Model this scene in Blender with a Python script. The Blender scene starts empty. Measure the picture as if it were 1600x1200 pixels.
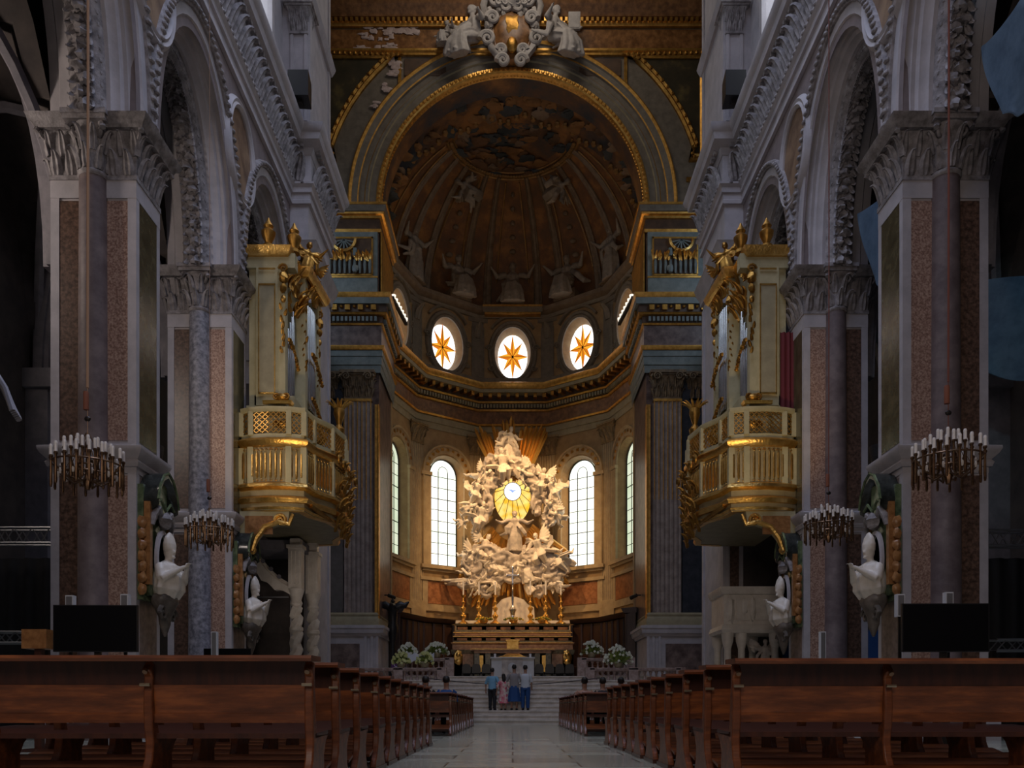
import bpy, bmesh, math, random
from mathutils import Vector, Matrix, noise
from mathutils.geometry import tessellate_polygon
R = math.radians; PI = math.pi; sin = math.sin; cos = math.cos
scn = bpy.context.scene
COL = scn.collection
# ---------------------------------------------------------------- camera, world, light, exposure
cam = bpy.data.cameras.new('camera'); camo = bpy.data.objects.new('camera', cam); COL.objects.link(camo)
camo.location = (0, 0, .64); camo.rotation_euler = (PI/2, 0, 0)
cam.sensor_width = 36; cam.sensor_fit = 'HORIZONTAL'; cam.lens = 29.25
cam.shift_x = -1/1600; cam.shift_y = 506/1600
cam.clip_start = .05; cam.clip_end = 300
scn.camera = camo
scn.view_settings.view_transform = 'Standard'; scn.view_settings.look = 'None'
scn.view_settings.gamma = 1; scn.view_settings.use_curve_mapping = False
scn.view_settings.exposure = 0.0
w = bpy.data.worlds.new('world'); scn.world = w; w.use_nodes = True
w.node_tree.nodes['Background'].inputs[0].default_value = (.72, .80, 1, 1)
w.node_tree.nodes['Background'].inputs[1].default_value = .06
def light(kind, name, loc, target, energy, color, size=1.0, sy=None, spot=60, blend=.5):
    l = bpy.data.lights.new(name, kind); o = bpy.data.objects.new(name, l); COL.objects.link(o)
    o.location = loc; d = Vector(target) - Vector(loc); o.rotation_euler = d.to_track_quat('-Z', 'Y').to_euler()
    l.energy = energy; l.color = color
    if kind == 'AREA':
        l.size = size
        if sy: l.shape = 'RECTANGLE'; l.size_y = sy
    elif kind == 'SPOT': l.spot_size = R(spot); l.spot_blend = blend; l.shadow_soft_size = size
    else: l.shadow_soft_size = size
    return o
WARM = (1, .58, .22); COOL = (.62, .78, 1)
for s in (-1, 1):
    # floodlights on the ledges of the main cornice, and an added low pair, aimed into the apse
    light('SPOT', 'apse_flood', (s*5.2, 41.6, 20.3), (s*.3, 49.5, 10.3), 5900, (1,.60,.27), .25, spot=54, blend=.8)
    light('SPOT', 'apse_low_fill', (s*5.85, 41.8, 6.3), (0, 47.2, 6.2), 480, WARM, .25, spot=60, blend=.9)  # added warm pair that brightens the altar and lower apse
    light('SPOT', 'cornice_flood', (s*5.2, 40.9, 20.9), (s*3, 45, 30), 110, WARM, .15, spot=120, blend=.9)
    # daylight of the transept windows
    light('AREA', 'transept_daylight', (s*13.0, 34.6, 20), (s*5.5, 37.5, 15), 260, COOL, 3, 10)
    # balcony lamp
    light('SPOT', 'organ_flood', (s*5.2, 17.5, 4.0), (s*6.6, 23, 8.5), 430, (1, .74, .40), .1, spot=42, blend=.8)
light('AREA', 'crossing_daylight', (0, 34, 37), (0, 37.5, 18), 380, (1, .88, .74), 5)
light('AREA', 'nave_daylight', (0, 12, 32.5), (0, 12, 0), 1650, (.60, .70, 1), 8, 16).data.spread = R(125)
light('AREA', 'west_fill', (-1.5, -6.5, 9), (0, 12, 4), 560, (1, .85, .75), 6, 8)  # added fill from behind the camera; the west wall holds no window
light('AREA', 'left_aisle_fill', (-12.9, 14.5, 11), (-9.5, 20, 10), 200, (1, .85, .75), 1.5)  # added to brighten the left aisle ribs; no window is built here
light('SPOT', 'canopy_fill', (-4.6, 22.5, 2.2), (-7.3, 26.3, 4.8), 45, (1, .85, .74), .1, spot=40, blend=.8)  # added spot that lifts the gothic canopy out of the dark

# ---------------------------------------------------------------- materials
MATS = {}
def mat(name, c1, c2=None, scale=4, rough=.6, metal=0, bump=0, bscale=None, spec=.5, detail=6, lo=.35, hi=.65, c3=None, kind='noise', stretch=None, coat=0):
    m = bpy.data.materials.new(name); m.use_nodes = True; nt = m.node_tree; b = nt.nodes['Principled BSDF']
    b.inputs['Roughness'].default_value = rough; b.inputs['Metallic'].default_value = metal
    b.inputs['Specular IOR Level'].default_value = spec
    if coat: b.inputs['Coat Weight'].default_value = coat; b.inputs['Coat Roughness'].default_value = .15
    tc = nt.nodes.new('ShaderNodeTexCoord'); src = tc.outputs['Object']
    if stretch:
        mp = nt.nodes.new('ShaderNodeMapping'); mp.inputs['Scale'].default_value = stretch
        nt.links.new(src, mp.inputs[0]); src = mp.outputs[0]
    if c2 is None: b.inputs['Base Color'].default_value = (*c1, 1)
    else:
        if kind == 'voronoi':
            n = nt.nodes.new('ShaderNodeTexVoronoi'); n.inputs['Scale'].default_value = scale; out = n.outputs['Color']
            n2 = nt.nodes.new('ShaderNodeTexNoise'); n2.inputs['Scale'].default_value = scale*.4
            nt.links.new(src, n2.inputs['Vector'])
            ad = nt.nodes.new('ShaderNodeMix'); ad.inputs[0].default_value = .5
            nt.links.new(out, ad.inputs[2]); nt.links.new(n2.outputs['Fac'], ad.inputs[3]); out = ad.outputs[0]
        elif kind == 'vein':
            n = nt.nodes.new('ShaderNodeTexWave'); n.inputs['Scale'].default_value = scale; n.inputs['Distortion'].default_value = 9
            n.inputs['Detail'].default_value = 5; n.inputs['Detail Scale'].default_value = 1.6; out = n.outputs['Fac']
        else:
            n = nt.nodes.new('ShaderNodeTexNoise'); n.inputs['Scale'].default_value = scale; n.inputs['Detail'].default_value = detail
            n.inputs['Roughness'].default_value = .62; out = n.outputs['Fac']
        nt.links.new(src, n.inputs['Vector'])
        r = nt.nodes.new('ShaderNodeValToRGB'); e = r.color_ramp.elements
        e[0].position = lo; e[0].color = (*c1, 1); e[1].position = hi; e[1].color = (*c2, 1)
        if c3: x = r.color_ramp.elements.new((lo+hi)/2); x.color = (*c3, 1)
        nt.links.new(out, r.inputs[0]); nt.links.new(r.outputs[0], b.inputs['Base Color'])
    if bump:
        n3 = nt.nodes.new('ShaderNodeTexNoise'); n3.inputs['Scale'].default_value = bscale or scale*3; n3.inputs['Detail'].default_value = 5
        nt.links.new(src, n3.inputs['Vector'])
        bp = nt.nodes.new('ShaderNodeBump'); bp.inputs['Strength'].default_value = bump; bp.inputs['Distance'].default_value = .03
        nt.links.new(n3.outputs['Fac'], bp.inputs['Height']); nt.links.new(bp.outputs[0], b.inputs['Normal'])
    MATS[name] = m; return m
def emis(name, c, st, c2=None, scale=2):
    m = bpy.data.materials.new(name); m.use_nodes = True; nt = m.node_tree; b = nt.nodes['Principled BSDF']
    b.inputs['Base Color'].default_value = (*[x*.5 for x in c], 1); b.inputs['Emission Strength'].default_value = st
    b.inputs['Emission Color'].default_value = (*c, 1)
    if c2:
        tc = nt.nodes.new('ShaderNodeTexCoord'); n = nt.nodes.new('ShaderNodeTexNoise'); n.inputs['Scale'].default_value = scale
        nt.links.new(tc.outputs['Object'], n.inputs['Vector'])
        r = nt.nodes.new('ShaderNodeValToRGB'); e = r.color_ramp.elements
        e[0].position = .35; e[0].color = (*c, 1); e[1].position = .65; e[1].color = (*c2, 1)
        nt.links.new(n.outputs['Fac'], r.inputs[0]); nt.links.new(r.outputs[0], b.inputs['Emission Color'])
    MATS[name] = m; return m
stone = mat('grey_stone', (.38,.355,.37), (.50,.465,.48), 1.6, .65, bump=.25, bscale=9)
stone_dk = mat('dark_grey_stone', (.16,.15,.17), (.25,.23,.25), 2.2, .7, bump=.3, bscale=8)
carve = mat('carved_grey_stone', (.15,.135,.135), (.38,.35,.355), 5, .7, bump=.4, bscale=22)
plaster = mat('mauve_plaster', (.17,.135,.135), (.23,.185,.18), 3, .75, bump=.15)
brown_panel = mat('pink_breccia', (.20,.11,.08), (.50,.35,.27), 26, .4, c3=(.35,.215,.165), kind='noise', detail=9, lo=.38, hi=.62, spec=.6)
brown_dk = mat('dark_and_shaded_breccia', (.06,.035,.025), (.17,.10,.07), 12, .35, detail=8, lo=.38, hi=.62)
granite = mat('brown_granite_column', (.11,.08,.08), (.20,.155,.15), 2.5, .55, c3=(.15,.115,.115), detail=10, spec=.35)
granite_blue = mat('blue_granite_column', (.10,.10,.12), (.34,.33,.37), 9, .5, detail=10, spec=.6)
green_marble = mat('olive_marble', (.05,.045,.025), (.13,.11,.06), 3, .16, detail=8, spec=.9, bump=.05, bscale=14)
base_panel = mat('base_marble', (.15,.11,.09), (.30,.22,.18), 6, .45, detail=8)
gold = mat('gilding', (.75,.42,.10), (.95,.62,.20), 6, .33, 1.0, bump=.35, bscale=18)
gold_dk = mat('old_gilding', (.30,.15,.035), (.62,.34,.08), 3, .42, 1.0, bump=.3, bscale=14)
gold_line = mat('gilded_moulding', (.55,.28,.06), (.85,.48,.12), 5, .38, .85)
cream = mat('cream_green_paint', (.40,.35,.20), (.50,.44,.26), 3, .45)
cream_dk = mat('buff_paint', (.27,.23,.14), (.36,.31,.19), 3, .5)
bluegrey = mat('blue_grey_paint', (.12,.145,.14), (.19,.215,.205), 3, .5)
greygreen = mat('grey_green_paint', (.115,.095,.07), (.175,.145,.11), 3, .55)
apse_paint = mat('ochre_plaster', (.30,.19,.085), (.40,.27,.125), 2.5, .6)
apse_pale = mat('pale_plaster', (.34,.25,.14), (.44,.335,.19), 2.5, .6)
apse_brown = mat('brown_marble_panel', (.12,.05,.015), (.30,.14,.05), 4, .35, c3=(.20,.09,.03), detail=9)
purple_marble = mat('purple_breccia', (.06,.038,.035), (.20,.145,.13), 2.2, .35, detail=10)
dark_brown = mat('dark_brown_paint', (.055,.03,.018), (.10,.055,.03), 3, .5)
navy = mat('blue_marble_shaft', (.025,.03,.042), (.055,.06,.075), 3, .35)
conch_m = mat('conch_ribs_plaster', (.13,.09,.055), (.20,.15,.10), 3, .6)
conch_field = mat('conch_painted_field', (.09,.045,.02), (.26,.12,.03), 1.1, .6, detail=7, c3=(.14,.06,.02))
stucco_dim = mat('dimmed_stucco', (.21,.18,.145), (.30,.26,.21), 4, .6)  # stucco of the vault figures, with the dimness put into its colour
fresco = mat('vault_fresco', (.02,.028,.04), (.24,.11,.03), .42, .6, detail=8, c3=(.09,.045,.022), lo=.38, hi=.62)
spandrel_art = mat('spandrel_painting', (.03,.025,.012), (.16,.12,.04), .9, .5, detail=8, lo=.4, hi=.72, c3=(.05,.038,.018))
medal = mat('medallion_painting', (.13,.07,.04), (.30,.19,.11), 2, .55, detail=6)
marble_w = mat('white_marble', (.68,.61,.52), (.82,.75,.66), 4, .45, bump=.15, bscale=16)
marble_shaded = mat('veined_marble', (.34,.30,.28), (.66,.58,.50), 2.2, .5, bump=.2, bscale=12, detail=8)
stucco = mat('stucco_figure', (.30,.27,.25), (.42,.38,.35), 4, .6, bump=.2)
pale_altar = mat('pale_altar_marble', (.50,.50,.50), (.60,.60,.60), 2, .4)
altar_red = mat('red_inlaid_marble', (.26,.12,.055), (.46,.25,.13), 5, .35, detail=8)
altar_green = mat('green_inlaid_marble', (.07,.08,.05), (.22,.17,.10), 7, .3, detail=8)
wood = mat('varnished_pew_wood', (.095,.027,.009), (.27,.080,.022), 2.0, .34, c3=(.155,.044,.014), detail=7, stretch=(1.2,7,7), coat=.12, bump=.05)
wood_dk = mat('dark_and_shaded_pew_wood', (.036,.011,.007), (.075,.021,.010), 2, .33, detail=7, stretch=(6,6,1.2), coat=.2)
stall_wood = mat('dark_stall_wood', (.030,.014,.010), (.06,.027,.018), 3, .4, stretch=(6,6,1))
black = mat('black_plastic', (.012,.012,.013), rough=.35)
screen_m = mat('black_screen', (.002,.002,.003), rough=.35, spec=.2)
black_metal = mat('black_metal', (.03,.025,.022), rough=.4, metal=.6)
bronze = mat('bronze', (.12,.07,.04), (.22,.13,.07), 8, .35, .9)
steel = mat('dull_steel', (.30,.30,.31), rough=.4, metal=.8)
pipe_m = mat('organ_pipe_tin', (.62,.66,.68), (.8,.82,.82), 2, .22, 1.0)
white_p = mat('white_paint', (.62,.64,.68), rough=.5)
blue_cloth = mat('blue_sheet', (.05,.10,.17), (.10,.17,.26), 2.5, .55, bump=.3, bscale=6)
red_cloth = mat('dark_red_curtain', (.13,.015,.02), rough=.8)
orange_m = mat('orange_marble', (.24,.10,.03), (.42,.20,.07), 9, .35)
green_gloss = mat('green_polished_marble', (.05,.075,.04), (.20,.25,.13), 4, .2, detail=7)
blackgreen = mat('black_marble', (.02,.022,.02), (.05,.055,.05), 5, .18)
rope_m = mat('tan_rope', (.42,.27,.18), rough=.9)
rope_r = mat('red_brown_rope', (.20,.07,.05), rough=.9)
candle_m = mat('white_candle', (.80,.78,.78), rough=.4)
glass_drop = mat('pale_glass_drop', (.6,.55,.5), rough=.1, spec=1)
silver = mat('silver', (.75,.72,.72), rough=.2, metal=1)
leaf_m = mat('green_leaves', (.05,.09,.015), (.24,.30,.05), 6, .6)
bloom_m = mat('white_petals', (.62,.66,.50), (.8,.8,.70), 8, .6)
skin_m = mat('skin', (.36,.19,.13), (.42,.24,.17), 6, .5)
hair_m = mat('dark_hair', (.012,.008,.006), rough=.6)
c_white = mat('white_shirt_cloth', (.55,.58,.62), rough=.8)
c_grey = mat('grey_shirt_cloth', (.26,.24,.24), rough=.8)
c_blue = mat('blue_trouser_cloth', (.012,.06,.20), rough=.8)
c_pink = mat('pink_patterned_cloth', (.62,.12,.18), (.70,.60,.52), 9, .8, kind='voronoi')
c_black = mat('black_cloth', (.015,.015,.018), rough=.85)
c_cyan = mat('pale_blue_cloth', (.20,.42,.60), rough=.8)
c_yellow = mat('yellow_cloth', (.55,.42,.06), rough=.8)
c_purple = mat('purple_cloth', (.10,.03,.13), rough=.8)
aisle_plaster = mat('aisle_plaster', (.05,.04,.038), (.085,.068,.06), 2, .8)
# floor: pale grey marble slabs in cross bands, polished
def floor_mat(name, c1, c2, cb, ry, rough):
    m = mat(name, c1, c2, 1.5, rough, detail=9, lo=.3, hi=.7, spec=.6, bump=.03, bscale=2.5)
    nt = m.node_tree; b = nt.nodes['Principled BSDF']; ramp = [n for n in nt.nodes if n.type == 'VALTORGB'][0]
    tc = [n for n in nt.nodes if n.type == 'TEX_COORD'][0]
    br = nt.nodes.new('ShaderNodeTexBrick'); br.inputs['Scale'].default_value = 1
    br.inputs['Brick Width'].default_value = 1.5; br.inputs['Row Height'].default_value = ry; br.inputs['Mortar Size'].default_value = .012
    br.inputs['Color2'].default_value = (*cb, 1); br.inputs['Mortar'].default_value = (.05, .045, .04, 1)
    nt.links.new(tc.outputs['Object'], br.inputs['Vector']); nt.links.new(ramp.outputs[0], br.inputs['Color1'])
    nt.links.new(br.outputs[0], b.inputs['Base Color']); return m
floor_m = floor_mat('polished_marble_floor', (.42,.42,.33), (.56,.57,.46), (.31,.31,.25), .75, .17)
step_m = mat('step_marble', (.46,.42,.38), (.68,.62,.56), 3, .35, detail=9)
# window glass lit from outside
win_pale = emis('pale_window_glass', (.86,.96,.80), 1.35, (1,1,.93), .8)
win_side = emis('greenish_window_glass', (.70,.82,.58), .9, (.9,.95,.75), .8)
win_white = emis('white_window_glass', (1,1,1), 1.7)
win_star = emis('amber_star_glass', (1,.42,.03), 1.0)
win_star2 = emis('deep_amber_glass', (.85,.22,.01), .8)
win_yellow = emis('yellow_window_glass', (1,.52,.03), 1.05, (1,.80,.25), 2.5)
win_blue = emis('blue_dove_glass', (.35,.5,1), 1.0)
win_nave = emis('clerestory_glass', (.85,.92,1), 2.6)

# ---------------------------------------------------------------- mesh helper
class MB:
    def __init__(s, M=None): s.v = []; s.f = []; s.m = []; s.M = M or Matrix(); s.mi = 0
    def add(s, vs, fs, mi=None):
        o = len(s.v); M = s.M
        s.v += [tuple(M @ Vector(p)) for p in vs]
        s.f += [[i+o for i in f] for f in fs]
        s.m += ([s.mi if mi is None else mi]*len(fs)) if not isinstance(mi, list) else mi
    def box(s, x0, x1, y0, y1, z0, z1, mi=None):
        v = [(x,y,z) for z in (z0,z1) for y in (y0,y1) for x in (x0,x1)]
        s.add(v, [(0,2,3,1),(4,5,7,6),(0,1,5,4),(2,6,7,3),(0,4,6,2),(1,3,7,5)], mi)
    def bar(s, a, b, w, h, mi=None, up=(0,0,1)):
        a = Vector(a); b = Vector(b); d = (b-a).normalized(); u = Vector(up)
        if abs(d.dot(u)) > .98: u = Vector((0,1,0))
        x = d.cross(u).normalized(); y = x.cross(d)
        v = [tuple(p + x*i*w/2 + y*j*h/2) for p in (a,b) for i,j in ((-1,-1),(1,-1),(1,1),(-1,1))]
        s.add(v, [(0,3,2,1),(4,5,6,7),(0,1,5,4),(1,2,6,5),(2,3,7,6),(3,0,4,7)], mi)
    def loft(s, rings, caps=True, mi=None, closed=True, loop=False):
        n = len(rings[0]); vs = [p for r in rings for p in r]; fs = []; ms = []
        for i in range(len(rings) - (0 if loop else 1)):
            a = i*n; b = ((i+1) % len(rings))*n
            for j in range(n if closed else n-1):
                k = (j+1) % n; fs.append((a+j, a+k, b+k, b+j))
                ms.append(mi[j] if isinstance(mi, (list,tuple)) else (s.mi if mi is None else mi))
        if caps and not loop:
            fs += [tuple(range(n))[::-1], tuple((len(rings)-1)*n+i for i in range(n))]
            q = ms[0] if ms else s.mi; ms += [q, q]
        s.add(vs, fs, ms)
    def lathe(s, c, prof, n=16, mi=None, sx=1, sy=1, ph=0):
        s.loft([[(c[0]+r*sx*cos(ph+2*PI*k/n), c[1]+r*sy*sin(ph+2*PI*k/n), c[2]+z) for k in range(n)] for r, z in prof], mi=mi)
    def tube(s, pts, r, n=8, mi=None, fold=0, nf=5, flat=1, seed=0, caps=True):
        pts = [Vector(p) for p in pts]; rings = []; u = None; L = len(pts)
        for i, p in enumerate(pts):
            d = (pts[min(i+1,L-1)] - pts[max(i-1,0)])
            d = d.normalized() if d.length > 1e-9 else Vector((0,0,1))
            if u is None:
                u = Vector((1,0,0)) if abs(d.x) < .9 else Vector((0,1,0))
            u = (u - d*u.dot(d)).normalized(); v = d.cross(u)
            rr = r[i] if isinstance(r, (list,tuple)) else r
            fl = flat[i] if isinstance(flat, (list,tuple)) else flat
            rings.append([tuple(p + (u*cos(t) + v*sin(t)*fl)*rr*(1+fold*sin(nf*t+seed+i*.45)+fold*.5*sin((nf*2-1)*t+seed*2-i*.3)))
                          for t in (2*PI*k/n for k in range(n))])
        s.loft(rings, caps, mi)
    def blob(s, c, r, n=10, m=7, lump=0, seed=0, mi=None, rot=None, fq=1.7):
        if not isinstance(r, (tuple,list)): r = (r,r,r)
        rings = []
        for i in range(1, m):
            t = PI*i/m; rg = []
            for k in range(n):
                a = 2*PI*k/n; d = Vector((sin(t)*cos(a), sin(t)*sin(a), -cos(t)))
                q = 1 + (lump*noise.noise(d*fq + Vector((seed*3.1, seed*1.7, seed))) if lump else 0)
                p = Vector((d.x*r[0]*q, d.y*r[1]*q, d.z*r[2]*q))
                if rot: p = rot @ p
                rg.append(tuple(p + Vector(c)))
            rings.append(rg)
        s.loft(rings, True, mi)
    def prism(s, poly, a, b, f, mi=None):
        """extrude the 2-D polygon between depths a and b; f(u, v, depth) gives the point"""
        n = len(poly); vs = [f(u,v,a) for u,v in poly] + [f(u,v,b) for u,v in poly]
        tris = tessellate_polygon([[Vector((u,v,0)) for u,v in poly]])
        fs = [tuple(t) for t in tris] + [tuple(i+n for i in t) for t in tris] + [(i,(i+1)%n,(i+1)%n+n,i+n) for i in range(n)]
        s.add(vs, fs, mi)
    def holed(s, outer, holes, f, mi=None):
        ls = [[Vector((u,v,0)) for u,v in p] for p in [outer]+holes]
        vs = [f(p.x,p.y) for l in ls for p in l]
        s.add(vs, [tuple(t) for t in tessellate_polygon(ls)], mi)
    def leaf(s, base, up, out, h, w, curl=.5, mi=None):
        """a curled acanthus leaf"""
        base = Vector(base); up = Vector(up).normalized(); out = Vector(out).normalized(); sd = up.cross(out)
        rings = []
        for t, ww, oo, th in ((0,.75,.02,.12),(.3,1,.08,.14),(.6,.9,.16,.14),(.85,.65,.38*curl*2,.16),(1,.35,.62*curl*2,.14),(.93,.12,.78*curl*2,.08)):
            p = base + up*h*t + out*h*oo
            rings.append([tuple(p + sd*w*.5*ww*a + out*h*th*b) for a,b in ((-1,-.2),(-.45,.6),(0,.25),(.45,.6),(1,-.2),(0,-.6))])
        s.loft(rings, True, mi)
    def spiral(s, c, U, V, r0, turns=1.6, r=.03, n=22, sign=1, mi=None, k=6):
        c = Vector(c); U = Vector(U); V = Vector(V)
        s.tube([c + (U*cos(t)*sign + V*sin(t))*r0*(1-.85*i/n) for i in range(n+1) for t in (2*PI*turns*i/n,)], [r*(1-.5*i/n) for i in range(n+1)], k, mi)
    def cornice(s, pts, prof, side=1, mi=None, closed=False, back=None):
        """mitred moulding: pts = plan line (x,y); prof = [(projection, z)]"""
        rings = []; n = len(pts)
        for i in range(n):
            p = Vector(pts[i])
            a = pts[i-1] if (i > 0 or closed) else None; b = pts[(i+1) % n] if (i < n-1 or closed) else None
            def nrm(q, r):
                d = (Vector(r)-Vector(q)).normalized(); return Vector((-d.y, d.x))*side
            if a is None: m = nrm(p, b)
            elif b is None: m = nrm(a, p)
            else:
                n1 = nrm(a, p); n2 = nrm(p, b); m = n1+n2; m = m/max(m.dot(n1), .3)
            rings.append([(p.x+m.x*q, p.y+m.y*q, z) for q, z in prof])
        s.loft(rings, True, mi, loop=closed)
    def build(s, name, mats, parent=None, sharp=38, recalc=True, smooth=True, loc=None):
        me = bpy.data.meshes.new(name); me.from_pydata(s.v, [], s.f)
        if not isinstance(mats, (list,tuple)): mats = [mats]
        for m in mats: me.materials.append(m)
        if len(mats) > 1: me.polygons.foreach_set('material_index', [min(i, len(mats)-1) for i in s.m])
        if recalc:
            bm = bmesh.new(); bm.from_mesh(me); bmesh.ops.recalc_face_normals(bm, faces=bm.faces); bm.to_mesh(me); bm.free()
        if smooth:
            me.shade_smooth(); me.set_sharp_from_angle(angle=R(sharp))
        me.update()
        o = bpy.data.objects.new(name, me); COL.objects.link(o)
        if parent is not None: o.parent = parent
        if loc: o.location = loc
        return o
def tag(o, label=None, cat=None, group=None, kind=None):
    if label: o['label'] = label
    if cat: o['category'] = cat
    if group: o['group'] = group
    if kind: o['kind'] = kind
    return o
def thing(name, label, cat, loc=(0,0,0), rz=0, group=None, sc=None):
    o = bpy.data.objects.new(name, None); COL.objects.link(o); o.location = loc; o.rotation_euler = (0,0,rz)
    if sc: o.scale = sc
    return tag(o, label, cat, group)
def struct(mb, name, mats, parent=None, **k):
    o = mb.build(name, mats, parent, **k)
    if parent is None: o['kind'] = 'structure'
    return o
KIDS = {}
def kids(o): return [c for c in bpy.data.objects if c.parent == o]
def snap(o):
    """remember a tree once so that many copies stay quick"""
    return (o, [snap(c) for c in kids(o)])
def dup(tree, parent=None, mirror=False):
    o, ch = tree; c = o.copy(); COL.objects.link(c)
    if parent is not None: c.parent = parent
    for t in ch: dup(t, c)
    return c
def remesh(o, vox):
    m = o.modifiers.new('fuse', 'REMESH'); m.mode = 'VOXEL'; m.voxel_size = vox; m.use_smooth_shade = True; return o
ORD = ['first','second','third','fourth','fifth','sixth','seventh','eighth','ninth','tenth','eleventh','twelfth','thirteenth','fourteenth']
SIDE = {-1:'left', 1:'right'}
XC = .135; W = 7.6
def TM(x=0, y=0, z=0, rz=0, sx=1): return Matrix.Translation((x,y,z)) @ Matrix.Rotation(rz,4,'Z') @ Matrix.Diagonal((sx,1,1,1))
# ================================================================ FLOOR
mb = MB(); mb.box(-14, 14, -6, 53, -.3, 0); struct(mb, 'floor', floor_m)
# ================================================================ NAVE ARCADE
ZS = 12.25; ZE = 17.5
BAYS = [(11.9,16.5),(17.6,22.1),(23.3,27.9)]
RISE = 4.25
def archpts(y0, y1, n=28, off=0):
    c = (y0+y1)/2; a = (y1-y0)/2; out = []
    for i in range(n+1):
        t = PI*i/n
        # slightly pointed ellipse
        y = -a*cos(t); z = RISE*(sin(t)**.92)
        ny = -cos(t)*RISE; nz = sin(t)*a*1.0; L = math.hypot(ny,nz)
        out.append((c+y, ZS+z, ny/L, nz/L))
    return out
def arch_sweep(mb, y0, y1, s, prof, mi=None, n=28):
    """prof: (distance behind the nave face, offset outwards from the curve)"""
    rings = [[(XC+s*(W+x), y+ny*r, max(z+nz*r, ZS)) for x, r in prof] for y,z,ny,nz in archpts(y0,y1,n)]
    mb.loft(rings, True, mi)
for s in (-1, 1):
    mb = MB(); T = 1.7
    for x in (W, W+T):
        for y0,y1 in BAYS:
            p = archpts(y0,y1)
            for a,b in zip(p, p[1:]):
                mb.add([(XC+s*x,a[0],a[1]),(XC+s*x,b[0],b[1]),(XC+s*x,b[0],ZE),(XC+s*x,a[0],ZE)], [(0,1,2,3)])
    for y0,y1 in ((10.8,11.9),(16.5,17.6),(22.1,23.3)):
        mb.box(XC+s*(W), XC+s*(W+T), y0, y1, ZS-.1, ZE)
    mb.box(XC+s*W, XC+s*(W+T), 10.8, 11.9, 0, ZS)
    wl = struct(mb, 'wall_'+SIDE[s], plaster, recalc=False)
    # clerestory wall with arched windows
    mb = MB(); x0 = XC+s*(W+.25)
    wins = [(13.0,15.4),(18.7,21.1),(24.3,26.2)]
    hol = []
    for a,b in wins:
        c = (a+b)/2; r = (b-a)/2; hol.append([(a,21.2),(b,21.2),(b,27)] + [(c+r*cos(t), 27+r*sin(t)) for t in [PI*k/10 for k in range(1,10)]] + [(a,27)])
    mb.holed([(10.8,19.9),(28,19.9),(28,33),(10.8,33)], hol, lambda u,v: (x0,u,v))
    for h in hol: mb.loft([[(x0,u,v) for u,v in h], [(x0+s*.7,u,v) for u,v in h]], False)
    struct(mb, 'wall_%s_clerestory' % SIDE[s], stone, recalc=False, smooth=False)
    for k,(a,b) in enumerate(wins):
        c = (a+b)/2; r = (b-a)/2; mb = MB()
        mb.prism(hol[k], x0+s*.62, x0+s*.66, lambda u,v,d: (d,u,v))
        wo = struct(mb, 'window_%d' % (1 + k + (3 if s > 0 else 0)), win_nave, smooth=False)
        mb = MB()
        mb.bar((x0+s*.6,c,21.2),(x0+s*.6,c,27+r),.05,.05)
        for z in (22.5,24,25.5,27): mb.bar((x0+s*.6,a,z),(x0+s*.6,b,z),.05,.05)
        mb.build('window_bars', black_metal, wo)
        mb = MB()  # moulded surround
        path = [(a,21.2),(a,27)] + [(c-r*cos(t), 27+r*sin(t)) for t in [PI*j/12 for j in range(1,12)]] + [(b,27),(b,21.2)]
        rings = []
        for i,(y,z) in enumerate(path):
            if z <= 27 and (i < 2 or i > len(path)-3): ny, nz = (-1 if y < c else 1), 0
            else: ny, nz = (y-c)/r, (z-27)/r
            rings.append([(x0-s*dx, y+ny*q, z+nz*q) for dx,q in ((0,0),(.14,.02),(.14,.14),(.08,.18),(.12,.3),(0,.34))])
        mb.loft(rings, True); mb.build('window_surround', stone, wo)
    # archivolts : one moulded ring a bay (stepped orders and carved bands)
    for k,(y0,y1) in enumerate(BAYS):
        mb = MB()
        arch_sweep(mb, y0, y1, s, [(0,.62),(-.10,.60),(-.14,.52),(-.10,.44),(0,.44)], 1)
        arch_sweep(mb, y0, y1, s, [(.0,.46),(-.04,.44),(-.04,.22),(.02,.18),(.02,.10),(.10,.06),(.14,-.02),(.22,-.02),(.26,-.10),(.36,-.12),(.42,-.18),(.5,-.18),(.5,.46)], 0)
        arch_sweep(mb, y0, y1, s, [(.5,.2),(.5,-.20),(.56,-.32),(.68,-.38),(.85,-.42),(1.02,-.38),(1.14,-.32),(1.2,-.20),(1.2,.2)], 2)
        arch_sweep(mb, y0, y1, s, [(1.2,.2),(1.2,-.18),(1.3,-.12),(1.45,-.1),(1.5,-.02),(1.7,0),(1.7,.3)], 0)
        # leaf carving
        P = archpts(y0, y1, 60)
        for i,(y,z,ny,nz) in enumerate(P):
            d = Vector((0, nz, -ny))
            if True:
                c0 = Vector((XC+s*(W-.13), y+ny*.52, z+nz*.52))
                mb.blob(c0, (.07,.09,.06), 7, 5, mi=1, rot=None)
                for q,e in ((.75,-1),(.95,1)):
                    cc = Vector((XC+s*(W+q), y-ny*.38, max(z-nz*.38, ZS+.02)))
                    mb.leaf(cc - d*.14 - Vector((s*e*.0,0,0)), d + Vector((s*e*.55,0,0)), Vector((0,-ny,-nz)), .26, .17, .42, 2)
                cc = Vector((XC+s*(W+.85+.05*(1 if i%2 else -1)), y-ny*.42, max(z-nz*.42, ZS+.02))); mb.blob(cc, (.13,.11,.11), 9, 7, 1.0, i, 2, None, 2.6)
                for q in (.56,1.14):
                    cc = Vector((XC+s*(W+q), y-ny*.27, max(z-nz*.27, ZS+.02))); mb.blob(cc, (.045,.05,.05), 6, 4, mi=2)
        o = struct(mb, 'trim_%d' % (1+k+(10 if s > 0 else 0)), [stone, carve, carve])
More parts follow.
